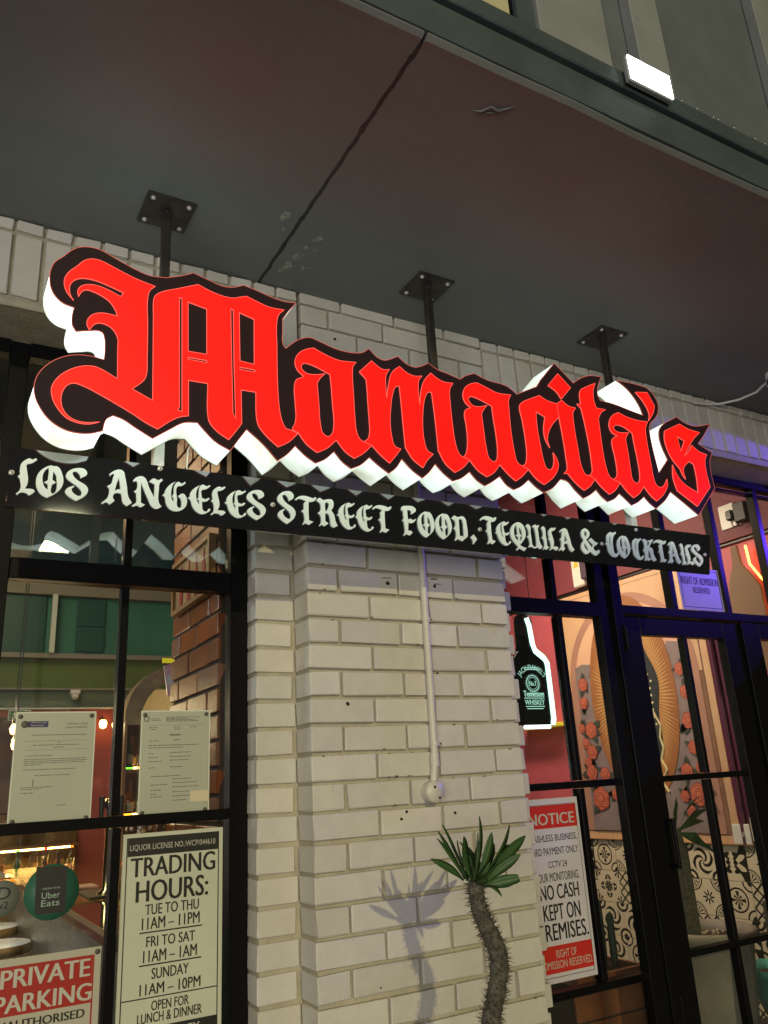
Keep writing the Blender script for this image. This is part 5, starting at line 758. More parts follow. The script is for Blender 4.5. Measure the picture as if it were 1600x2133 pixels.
# orange brick face of the pier inside the left window
M_OBR = mat('orange_brick', (.24, .066, .020), .36, var=.30, scale=7, bump=.35, bscale=60); per_brick(M_OBR, .35); M_OMO = mat('dark_brick_joint', (.035, .014, .008), .8)
ip = empty('orange_brick_wall', (.3, .55, 0), 'glossy orange brown brick wall just inside the left window', 'brick wall')
mb = MB(); mb.box(-.190, .94, .302, .868, 0, 3.9); mb.build('mortar', M_OMO, ip)
rows_ = range(10, 36)
for r in rows_:
    z = .035 + r * .0855; off = 0 if r % 2 else .116; y = .303
    segs = ([.105] if off else []) + [.222, .222, .222]
    for w in segs:
        w = min(w, .875 - y)
        if w < .03: break
        me = brick_mesh(w, .03, .0735, rb.choice((0, 1, 2))); k = (id(me), 'o')
        if k not in BR: c = me.copy(); c.materials.clear(); c.materials.append(M_OBR); BR[k] = c
        o = link('brick', BR[k], ip); o.location = (-.2 + rb.uniform(-.002, .002), y + w, z); o.rotation_euler = (0, 0, -math.pi / 2); y += w + .0115
fp = empty('framed_poster', (-.22, .55, 2.25), 'wooden framed poster with red bottle shapes on the orange bricks', 'framed poster')
M_WOOD = mat('oak_frame', (.36, .19, .07), .45, var=.25, scale=18)
def fx(a, b_, d): return (d, a, b_)
def px(mb, loops, x0, x1, mi=0): plate(mb, loops, x0, x1, mi, fn=lambda a, b_, d: (d, a, b_))
R4 = lambda y0, y1, z0, z1: [(y0, z0), (y1, z0), (y1, z1), (y0, z1)]
mb = MB(); px(mb, [R4(.325, .80, 2.155, 2.365), R4(.342, .783, 2.172, 2.348)], -.228, -.203); mb.fixed('frame', M_WOOD, fp)
mb = MB(); mb.box(-.216, -.206, .342, .783, 2.172, 2.348); mb.build('print', mat('poster_tan', (.42, .25, .10), .5, var=.2, scale=12), fp)
for i, yc in enumerate((.42, .51, .60, .70)):
    mb = MB(); px(mb, [[(yc - .020, 2.182), (yc + .020, 2.182), (yc + .020, 2.27), (yc + .008, 2.295), (yc + .008, 2.335), (yc - .008, 2.335), (yc - .008, 2.295), (yc - .020, 2.27)]], -.2185, -.2165); mb.build('bottle_print', mat('print_red', (.34, .02, .012), .5), fp)

# ---- bar counter with pressed tin front
M_TIN = bpy.data.materials.new('pressed_tin'); M_TIN.use_nodes = True; N = M_TIN.node_tree; b = N.nodes['Principled BSDF']
b.inputs['Base Color'].default_value = (.62, .68, .64, 1); b.inputs['Metallic'].default_value = .9; b.inputs['Roughness'].default_value = .30
tc = N.nodes.new('ShaderNodeTexCoord'); mp = N.nodes.new('ShaderNodeMapping'); N.links.new(tc.outputs['Object'], mp.inputs[0])
vo = N.nodes.new('ShaderNodeTexVoronoi'); vo.inputs['Scale'].default_value = 24; vo.feature = 'DISTANCE_TO_EDGE'; N.links.new(mp.outputs[0], vo.inputs[0])
wv = N.nodes.new('ShaderNodeTexNoise'); wv.inputs['Scale'].default_value = 60; N.links.new(mp.outputs[0], wv.inputs[0])
ad = N.nodes.new('ShaderNodeMath'); ad.operation = 'ADD'; N.links.new(vo.outputs[0], ad.inputs[0]); N.links.new(wv.outputs[0], ad.inputs[1])
bp_ = N.nodes.new('ShaderNodeBump'); bp_.inputs['Strength'].default_value = .9; bp_.inputs['Distance'].default_value = .01; N.links.new(ad.outputs[0], bp_.inputs['Height']); N.links.new(bp_.outputs[0], b.inputs['Normal'])
M_TOP = mat('bar_top_varnish', (.09, .045, .018), .07, var=.4, scale=9, ior=1.9, coat=1.0, bump=.12, bscale=22)
br = empty('bar_counter', (0, 2, 0), 'bar counter with pressed silver tin front and glossy varnished top', 'bar counter')
mb = MB(); mb.box(-.475, -.205, .44, 3.6, 1.055, 1.10, bev=.004); mb.box(-.2045, .62, .876, 3.6, 1.055, 1.10, bev=.004); mb.fixed('counter_top', M_TOP, br)
for i in range(7):
    mb = MB(); mb.box(-.445, -.435, .455 + i * .445, .455 + i * .445 + .437, .10, 1.05, bev=.003); mb.fixed('tin_panel', M_TIN, br)
mb = MB(); mb.box(-.433, -.205, .462, 3.58, 0, 1.054); mb.box(-.204, .6, .88, 3.58, 0, 1.054); mb.build('carcass', M_BLACK, br)
mb = MB(); mb.box(-.44, -.205, .450, .4615, .1, 1.05); mb.build('end_panel', M_TIN, br)
M_GLD = mat('hammered_gold', (.85, .58, .20), .16, metal=1.0, bump=1.0, bscale=30, var=.3, scale=16)
mb = MB(); mb.box(-.470, .10, 1.35, 3.55, 1.1005, 1.1035); mb.build('gold_inlay', M_GLD, br)
mb = MB(); mb.box(-.4775, -.4755, .44, 3.6, 1.085, 1.1045); mb.build('bright_edge_trim', mat('trim_brass', (.9, .75, .45), .25, metal=.8), br)
cj = empty('crystal_jar', (-.27, 1.0, 1.1), 'tall embossed glass jar standing on the near bar top', 'glass jar')
mb = MB(); mb.lathe([(.050, .0), (.056, .02), (.058, .30), (.052, .32), (.046, .32), (.05, .30), (.05, .02), (0, .02)], (-.262, 1.0, 1.1045), 24); mb.fixed('jar', glass_mat('embossed_glass', (.85, .72, .58), 1.9, .12), cj)
mb = MB()
for k_ in range(10):
    for j_ in range(9):
        a_ = k_ * .628 + (j_ % 2) * .314; mb.lathe([(.009, 0), (.006, .004), (0, .005)], (0, 0, 0), 6)
        nv = 18; pts_ = mb.v[-nv:]; mb.v[-nv:] = [(-.262 + (.057 + z) * math.cos(a_) - x * math.sin(a_), 1.0 + (.057 + z) * math.sin(a_) + x * math.cos(a_), 1.13 + j_ * .031 + y) for x, y, z in pts_]
o = mb.build('embossing', mat('crystal_bead', (.75, .55, .42), .12, coat=.8), cj); o['kind'] = 'stuff'
sn = empty('brass_lamp_key', (-.33, .86, 1.1), 'small shiny brass tap on the near corner of the bar', 'tap')
mb = MB(); mb.tube([(-.33, .84, 1.1045), (-.333, .84, 1.13), (-.325, .84, 1.16), (-.328, .84, 1.178)], [.012, .009, .006, .007], 10); mb.tube([(-.35, .84, 1.112), (-.30, .84, 1.114)], .005, 8); mb.build('brass_body', mat('polished_brass', (.75, .50, .18), .15, metal=1.0), sn)
# stools
def stool(x, y, z, label):
    s_ = empty('bar_stool', (x, y, 0), label, 'bar stool', 'round stools in front of the bar')
    mb = MB(); mb.lathe([(0, z), (.145, z), (.15, z - .004)], (x, y, 0), 32); mb.fixed('seat_print', mat('printed_white', (.72, .74, .80), .4, var=.2, scale=30), s_)
    mb = MB(); mb.lathe([(.15, z - .004), (.153, z - .02), (.15, z - .045), (0, z - .045)], (x, y, 0), 32); mb.fixed('seat', M_WOOD, s_)
    mb = MB(); mb.tube([(x, y, z - .045), (x, y, .03)], .02, 12); mb.lathe([(0, .03), (.17, .012), (.175, 0)], (x, y, 0), 24); mb.build('pedestal', M_BLACK, s_)
    mb = MB(); mb.tube([(x + .12 * math.cos(a), y + .12 * math.sin(a), .3) for a in [k * math.pi / 8 for k in range(17)]], .008, 8, cap=False); mb.build('foot_ring', M_BOLT, s_)
stool(-.62, 1.72, .86, 'nearest round bar stool with white printed top'); stool(-.60, 2.35, .86, 'second round bar stool, just behind the nearest one'); stool(-.58, 3.0, .86, 'farthest round bar stool at the grey sticker')
# bottles, glasses and bar clutter
BC = {'amber': (.70, .34, .08), 'clear': (.90, .92, .86), 'green': (.20, .55, .22), 'dark': (.22, .10, .05), 'gold': (.88, .62, .22), 'red': (.70, .10, .06)}
def bmat(c): return MATS.get('bottle_' + c) or glass_mat('bottle_' + c, BC[c], 1.7, .04)
BT = {}
def bottle(x, y, z, s_, c, label, grp):
    if c not in BT:
        r = .038; mb = MB(); mb.lathe([(0, 0), (r, 0), (r, .15), (r * .8, .185), (.014, .215), (.013, .285), (.0165, .29), (.0165, .31), (0, .31)], n=14); me = mb.mesh('bottle'); me.materials.append(bmat(c))
        mb = MB(); mb.lathe([(r + .0008, .05), (r + .0008, .12)], n=14); ml_ = mb.mesh('label'); ml_.materials.append(mat('bottle_label', (.6, .55, .42), .5)); BT[c] = (me, ml_)
    o = bpy.data.objects.new('bottle', BT[c][0]); COL.objects.link(o); o.location = (x, y, z); o.scale = (s_, s_, s_)
    tag(o, label, 'bottle', grp); l = bpy.data.objects.new('label', BT[c][1]); COL.objects.link(l); l.parent = o
sh = empty('back_bar_shelf', (.0, 2.2, 1.1), 'lit stepped bottle shelf standing on the bar counter', 'shelf')
M_SH = mat('shelf_wood', (.20, .10, .04), .3, var=.2); M_LED = mat('warm_led_strip', (1, .8, .5), .4, emit=(1.0, .60, .20), estr=14)
SZ = (1.12, 1.38, 1.64)
for i, z in enumerate(SZ):
    mb = MB(); mb.box(.02, .70, 2.60, 2.80, z - .016, z, bev=.002); mb.fixed('shelf_board', M_SH, sh)
    mb = MB(); mb.box(.03, .69, 2.785, 2.797, z + .002, z + .016); mb.build('led_strip', M_LED, sh)
mb = MB(); mb.box(.004, .0195, 2.59, 2.82, 1.1005, 1.90); mb.box(.701, .716, 2.59, 2.82, 1.1005, 1.90); mb.build('side_panel', M_SH, sh)
mb = MB(); mb.box(.02, .70, 2.805, 2.818, 1.1005, 1.90); mb.build('mirror', mat('aged_mirror', (.6, .45, .28), .15, metal=1.0), sh)
cyc = ['amber', 'clear', 'gold', 'dark', 'green', 'clear', 'red', 'gold']
rs = random.Random(9); lv = ('lower', 'middle', 'upper')
for i, z in enumerate(SZ):
    for j in range(9):
        c = cyc[(j * 3 + i * 2) % 8]
        bottle(.06 + j * .072 + rs.uniform(-.004, .004), 2.68 + rs.uniform(-.03, .03), z, .74 + rs.uniform(-.12, .04), c, '%s glass bottle on the %s shelf of the back bar, %s from the left' % (c, lv[i], ('first', 'second', 'third', 'fourth', 'fifth', 'sixth', 'seventh', 'eighth', 'ninth')[j]), 'bottles on the back bar shelves')
bc2 = empty('back_counter', (-.3, 3.7, 0), 'far counter with warm lit gold mirror behind a row of glasses', 'counter')
mb = MB(); mb.box(-.9, .0, 3.45, 3.95, 0, 1.02, bev=.003); mb.fixed('cabinet', M_SH, bc2)
mb = MB(); mb.box(-.9, .0, 3.93, 3.955, 1.03, 1.42); mb.build('gold_mirror', mat('aged_mirror', (.6, .45, .28), .15, metal=1.0), bc2)
for z in (1.035, 1.183):
    mb = MB(); mb.box(-.88, -.02, 3.90, 3.915, z, z + .016); mb.build('led_strip', M_LED, bc2)  # added glowing strips, put in for gold reflections on the bar
mb = MB(); mb.box(-.9, .0, 3.80, 3.955, 1.20, 1.212); mb.build('glass_shelf', M_SH, bc2)
mb = MB(); mb.box(-6, -.02, 3.96, 3.998, 1.43, 2.06); mb.build('dark_panel', mat('dark_back_panel', (.05, .02, .015), .4, var=.4, scale=5), bc2)
rs = random.Random(21)
for j in range(9):
    bottle(-.72 + j * .082 + rs.uniform(-.01, .01), 3.72 + rs.uniform(-.04, .04), 1.021, .55 + rs.uniform(-.12, .08), cyc[(j * 5) % 8], 'small %s bottle on the far counter, %s from the left' % (cyc[(j * 5) % 8], ('first', 'second', 'third', 'fourth', 'fifth', 'sixth', 'seventh', 'eighth', 'ninth')[j]), 'bottles on the far counter')
bt = empty('beer_tap', (-.30, 1.5, 1.1), 'golden beer tap column with handles on the bar', 'beer tap')
M_BRASS = mat('polished_brass', (.75, .50, .18), .15, metal=1.0)
mb = MB(); mb.lathe([(0, .0), (.05, .0), (.05, .012), (.028, .03), (.025, .34), (.038, .36), (.03, .39), (0, .395)], (-.27, 1.5, 1.1), 18); mb.build('column', M_BRASS, bt)
for k in range(3):
    mb = MB(); mb.tube([(-.28 + k * .012, 1.48, 1.40), (-.33 + k * .04, 1.43, 1.41)], .008, 8); mb.tube([(-.33 + k * .04, 1.43, 1.40), (-.33 + k * .04, 1.425, 1.50)], [.008, .013], 8); mb.build('tap_handle', M_BRASS if k % 2 else M_BLACK, bt)
for i, (x, y) in enumerate(((-.30, 1.22), (-.22, 1.30), (-.16, 1.42), (-.20, 1.16), (-.12, 1.3), (-.30, 2.35), (-.36, 2.75))):
    mb = MB(); mb.lathe([(0, .002), (.026, .002), (.03, .0), (.036, .11), (.034, .11), (.028, .008), (0, .008)], (x, y, 1.1005), 16)
    o = mb.build('drinking_glass', MATS.get('tumbler_glass') or glass_mat('tumbler_glass', (.93, .88, .74), 1.7, .03)); tag(o, ('upturned tumbler at the near end of the bar', 'tumbler behind the upturned one on the bar', 'tumbler at the bar edge before the tap', 'tumbler nearest the orange bricks on the bar', 'tumbler between tap and orange bricks', 'tumbler just past the beer tap', 'farthest tumbler along the bar edge')[i], 'glass', 'glasses on the bar')
mn = empty('menu_stack', (-.05, 1.6, 1.1), 'dark menus and napkins lying on the bar top', 'menus')
mb = MB(); mb.box(-.36, -.10, 1.42, 1.72, 1.1045, 1.112, bev=.002); mb.build('menu', M_BLACK, mn); mb = MB(); mb.box(-.40, -.24, 1.86, 2.02, 1.1045, 1.112); mb.build('napkin', mat('napkin_tan', (.5, .25, .14), .7), mn)
# shaped arch, wall lamps, exit sign, dome camera, pendant bulbs
ar = empty('plaster_arch', (.25, 3.0, 2.0), 'brown sculpted arch with yellow edge beside the orange bricks', 'arch')
AO = []; 
for k in range(17):
    a = math.pi - k * math.pi / 16; AO.append((.42 + .34 * math.cos(a), 1.95 + .34 * math.sin(a)))
AI = [(.42 + .24 * math.cos(k * math.pi / 12), 1.95 + .24 * math.sin(k * math.pi / 12)) for k in range(13)]
mb = MB(); plate(mb, [[(.08, 1.1)] + AO + [(.76, 1.1), (.66, 1.1)] + AI + [(.18, 1.1)]], 2.95, 3.10); mb.fixed('arch_ring', mat('arch_stone', (.16, .115, .07), .8, var=.3, scale=14, bump=.8, bscale=30), ar)
mb = MB(); mb.box(.19, .65, 3.12, 3.14, 1.1, 2.15); mb.build('glowing_brick_panel', mat('glowing_cream', (.55, .42, .22), .7, emit=(1, .6, .2), estr=.35, var=.2, scale=20), ar)  # warm light on the bricks painted in as faint emission
mb = MB(); mb.box(.30, .50, 2.93, 2.949, 2.30, 2.33); mb.build('yellow_edge', mat('yellow_edge', (.7, .6, .03), .5, emit=(.8, .7, .02), estr=.35), ar)
ex = empty('exit_sign', (-.55, 3.9, 2.05), 'small green exit sign with white running figure by the papers', 'exit sign')
mb = MB(); mb.box(-.50, -.36, 3.90, 3.92, 2.03, 2.10, bev=.002); mb.build('case', M_WHITE, ex)
mb = MB(); mb.box(-.495, -.365, 3.896, 3.8995, 2.035, 2.095); mb.build('green_face', mat('exit_green', (.01, .10, .04), .4), ex)
mb = MB(); mb.tube([(-.455, 3.894, 2.085), (-.455, 3.894, 2.088)], .006, 8); mb.tube([(-.458, 3.894, 2.078), (-.462, 3.894, 2.060)], .005, 6); mb.tube([(-.462, 3.894, 2.060), (-.448, 3.894, 2.052), (-.45, 3.894, 2.040)], .003, 6); mb.tube([(-.462, 3.894, 2.060), (-.475, 3.894, 2.048), (-.486, 3.894, 2.05)], .003, 6); mb.tube([(-.46, 3.894, 2.076), (-.445, 3.894, 2.068), (-.436, 3.894, 2.074)], .0025, 6); mb.tube([(-.46, 3.894, 2.076), (-.474, 3.894, 2.070)], .0025, 6); mb.tube([(-.42, 3.894, 2.065), (-.385, 3.894, 2.065)], .004, 6); mb.build('running_figure', M_WHITE, ex)
dc = empty('dome_camera', (-.06, 3.95, 2.2), 'small white dome camera on the grey green wall band', 'security camera')
mb = MB(); mb.box(-.10, -.03, 3.93, 3.98, 2.215, 2.245, bev=.005); mb.build('base', M_WHITE, dc); mb = MB(); mb.lathe([(.028, 0), (.026, -.02), (.014, -.036), (0, -.04)], (-.065, 3.95, 2.215), 16); mb.build('dome', M_WHITE, dc)
mb = MB(); mb.lathe([(.008, 0), (0, -.003)], (-.065, 3.93, 2.190), 10); mb.build('lens', M_BLACK, dc)
M_BULB = mat('warm_bulb', (1, .8, .5), .3, emit=(1.0, .50, .14), estr=16)
for i, (x, z, lab) in enumerate(((.125, 1.99, 'left one of two glowing lamps on the far red wall'), (.215, 1.98, 'right one of two glowing lamps on the far red wall'))):
    wlmp = empty('wall_lamp', (x, 3.9, z), lab, 'wall lamp', 'lamps on the far red wall')
    mb = MB(); mb.lathe([(0, .035), (.02, .03), (.028, .01), (.022, -.02), (0, -.03)], (x, 3.86, z), 14); mb.build('bulb', M_BULB, wlmp); mb = MB(); mb.tube([(x, 3.99, z + .05), (x, 3.90, z + .06), (x, 3.86, z + .03)], .006, 8); mb.build('arm', M_BLACK, wlmp)
for i, (x, y, z, lab) in enumerate(((-.545, 3.0, 1.905, 'upper glowing pendant bulb at the left edge'), (-.56, 2.7, 1.80, 'middle glowing pendant bulb at the left edge'), (-.50, 3.3, 1.86, 'pendant bulb between the left edge and the paper licence'))):
    pb = empty('pendant_bulb', (x, y, z), lab, 'pendant bulb', 'pendant bulbs over the bar')
    mb = MB(); mb.lathe([(0, .03), (.012, .026), (.024, .0), (.018, -.026), (0, -.034)], (x, y, z), 14); mb.build('bulb', M_BULB, pb); mb = MB(); mb.tube([(x, y, z + .03), (x, y, 3.89)], .003, 6); mb.lathe([(.013, .028), (.012, .06), (0, .062)], (x, y, z), 10); mb.build('cord', M_BLACK, pb)
sb = empty('spirits_poster', (.05, 1.9, 2.0), 'tilted pink and white glossy banner beside the arch', 'banner')
mb = MB(); plate(mb, [[(.085, 1.985), (.165, 1.99), (.215, 2.19), (.06, 2.14)]], 1.99, 1.995); mb.build('banner', mat('banner_mix', (.6, .10, .16), .3, var2=(.55, .7, .62), scale=9), sb)

# ---------------------------------------------------------------- mural on the right wall
mu = empty('wall_mural', (2.98, 1.5, 1.1), 'painted arch mural of golden rays, starry drape and coral roses', 'mural')
M_MORA = mat('mural_orange', (.64, .36, .20), .55, var2=(.70, .46, .28), scale=4); M_MBRN = mat('mural_brown', (.26, .13, .085), .55, var=.15, scale=9); M_MTAN = mat('mural_tan', (.44, .23, .17), .55, var=.08, scale=6)
M_SKY = mat('mural_sky', (.74, .38, .30), .6, var2=(.74, .50, .30), scale=3.5); M_MNT = mat('mural_mountain', (.20, .16, .165), .6, var2=(.30, .24, .24), scale=9); M_CLD = mat('mural_cloud', (.30, .23, .24), .6, var2=(.21, .16, .17), scale=8)
M_GOLD = mat('mural_gold', (.56, .32, .12), .55); M_GOLD2 = mat('mural_amber', (.34, .13, .045), .55); M_NAVY = mat('mural_drape', (.022, .03, .035), .55, var=.4, scale=10); M_CREAM = mat('mural_cream', (.78, .68, .40), .55)
M_ROS = mat('rose_coral', (.62, .15, .085), .55, var=.15, scale=20); M_ROSD = mat('rose_shade', (.22, .035, .03), .55); M_ROSL = mat('rose_light', (.78, .30, .20), .55); M_LFD = mat('mural_leaf', (.055, .065, .055), .55)
mb = MB(); px(mb, [R4(.875, 2.15, 1.06, 2.69)], 2.975, 2.9995); mb.fixed('frame_board', M_MORA, mu)
mb = MB(); px(mb, [R4(.925, 2.095, 1.105, 2.66)], 2.972, 2.9745); mb.fixed('field', M_MBRN, mu)
def archl(c, r, z0, zs, n=24): return [(c - r, z0), (c + r, z0)] + [(c + r * math.cos(k * math.pi / n), zs + r * math.sin(k * math.pi / n)) for k in range(n + 1)]
mb = MB(); px(mb, [R4(.93, 2.09, 2.02, 2.655)], 2.9705, 2.9715); mb.fixed('spandrel', M_MORA, mu)
mb = MB(); px(mb, [archl(1.51, .555, 1.11, 2.05)], 2.9690, 2.9700); mb.fixed('arch_band', M_MTAN, mu)
mb = MB(); px(mb, [archl(1.51, .495, 1.11, 2.05)], 2.9675, 2.9685); mb.fixed('sky_field', M_SKY, mu)
rs = random.Random(4)
def ridge(y0, y1, z0, zt, a, n, seed):
    r2 = random.Random(seed); return [(y0, z0), (y1, z0)] + [(y1 + (y0 - y1) * i / n, zt + r2.uniform(-a, a)) for i in range(n + 1)]
mb = MB(); px(mb, [ridge(1.016, 2.004, 1.112, 2.19, .035, 14, 3)], 2.9660, 2.9670); mb.fixed('mountain', M_MNT, mu)
def scallop(pts, amp, n=6):
    out = []
    for i in range(len(pts) - 1):
        A = Vector(pts[i]); B = Vector(pts[i + 1]); nrm = Vector((-(B - A).y, (B - A).x)).normalized()
        for k in range(n): t = k / n; out.append(tuple(A + (B - A) * t + nrm * amp * math.sin(math.pi * t)))
    return out + [pts[-1]]
cR = scallop([(1.16, 2.23), (1.14, 2.13), (1.155, 2.02), (1.13, 1.93), (1.14, 1.83), (1.135, 1.72), (1.165, 1.62), (1.18, 1.53), (1.24, 1.42), (1.34, 1.30)], .018)
mb = MB(); px(mb, [cR + [(1.5, 1.20), (1.5, 1.113), (1.017, 1.113), (1.017, 2.20)]], 2.9640, 2.9655); mb.fixed('cloud', M_CLD, mu)
cL = scallop([(1.80, 2.12), (1.865, 2.02), (1.84, 1.93), (1.855, 1.83), (1.82, 1.72), (1.84, 1.61), (1.80, 1.52), (1.77, 1.42), (1.68, 1.30)], -.018)
mb = MB(); px(mb, [cL + [(1.52, 1.20), (1.52, 1.113), (2.003, 1.113), (2.003, 2.0)]], 2.9640, 2.9655); mb.fixed('cloud', M_CLD, mu)
EC = (1.505, 1.93)
def ell(a, b_, n=48, ph=0): return [(EC[0] + a * math.cos(2 * math.pi * k / n + ph), EC[1] + b_ * math.sin(2 * math.pi * k / n + ph)) for k in range(n)]
mb = MB(); px(mb, [ell(.365, .66, 64)], 2.9620, 2.9635); mb.fixed('ray_field', M_GOLD2, mu)
mb = MB(); n = 150
for k in range(n):
    a = 2 * math.pi * k / n; w = .011; ra = rs.uniform(.90, 1.0)
    p = lambda r, aa: (2.9615, EC[0] + .365 * r * math.cos(aa), EC[1] + .66 * r * math.sin(aa))
    mb.add([p(.45, a - w), p(.45, a + w), p(.74, a + w * 1.35), p(ra, a), p(.74, a - w * 1.35)], [(0, 1, 2, 3, 4)])
o = mb.build('gold_rays', M_GOLD, mu); o['kind'] = 'stuff'
mb = MB(); px(mb, [[(EC[0] + .225 * math.cos(a) * (1 + .08 * math.sin(7 * a)), EC[1] - .03 + .50 * math.sin(a)) for a in [2 * math.pi * k / 72 for k in range(72)]]], 2.9590, 2.9605); mb.fixed('drape', M_NAVY, mu)
mb = MB()
for k in range(20):
    z = 1.52 + k * .044; hw = .205 * math.sqrt(max(0, 1 - ((z - 1.90) / .5)**2))
    for s_ in (-1, 1):
        for q, f_ in ((0, .84), (1, .55)):
            y = EC[0] + s_ * hw * f_ + rs.uniform(-.01, .01); r = .0085; zz = z + (.02 if q else 0); mb.add([(2.9585, y + r * math.cos(j * math.pi / 3), zz + r * math.sin(j * math.pi / 3)) for j in range(6)], [tuple(range(6))])
mb.build('star_dots', M_CREAM, mu)
for s_ in (-1, 1):
    zz = [(.135, 1.86), (.17, 1.80), (.205, 1.73), (.185, 1.66), (.20, 1.60), (.17, 1.53), (.20, 1.47), (.15, 1.40), (.19, 1.34)]
    mb = MB(); mb.tube([(2.958, EC[0] + s_ * a, z) for a, z in zz], .007, 6, smooth=False); mb.build('gold_hem', M_CREAM, mu)
def rose(y, z, r, seed):
    r2 = random.Random(seed); mb = MB(); ph = r2.uniform(0, 6)
    def lobe(R, n, amp, x, mi, p, N_=42, cy=0, cz=0):
        pts = [(y + cy + R * (1 + amp * abs(math.sin(n * a / 2 + p))) * math.cos(a), z + cz + R * (1 + amp * abs(math.sin(n * a / 2 + p))) * math.sin(a)) for a in [2 * math.pi * k / N_ for k in range(N_)]]
        mb.add([(x, *q) for q in pts], [tuple(range(N_))], mi)
    x = 2.9560
    for j, (R, nn, amp) in enumerate(((.84, 6, .16), (.62, 5, .16), (.42, 4, .16), (.22, 3, .14))):
        o_ = r2.uniform(-.03, .03) * r
        lobe(r * (R + .08), nn, amp, x, 1, ph + j, cy=o_, cz=.0); lobe(r * R, nn, amp, x - .0004, 2 if j % 2 else 0, ph + j, cy=o_); lobe(r * (R - .05), nn, amp, x - .0008, 0, ph + j, cy=o_ * .7, cz=-.02 * r); x -= .0012
    return mb.build('rose', [M_ROS, M_ROSD, M_ROSL], mu)
def mleaf(y, z, r, a, seed):
    mb = MB(); c, s_ = math.cos(a), math.sin(a)
    pts = [(0, 0), (.3, .22), (.65, .20), (1, 0), (.65, -.20), (.3, -.22)]
    mb.add([(2.9570, y + r * (p * c - q * s_), z + r * (p * s_ + q * c)) for p, q in pts], [tuple(range(6))]); mb.build('painted_leaf', M_LFD, mu)
rs = random.Random(6)
for i, (y, z, r) in enumerate(ROSE):
    for k in range(3): mleaf(y, z, r * rs.uniform(1.7, 2.3), rs.uniform(0, 6.28), i)
for i, (y, z, r) in enumerate(ROSE): rose(y, z, r * 1.02, i)

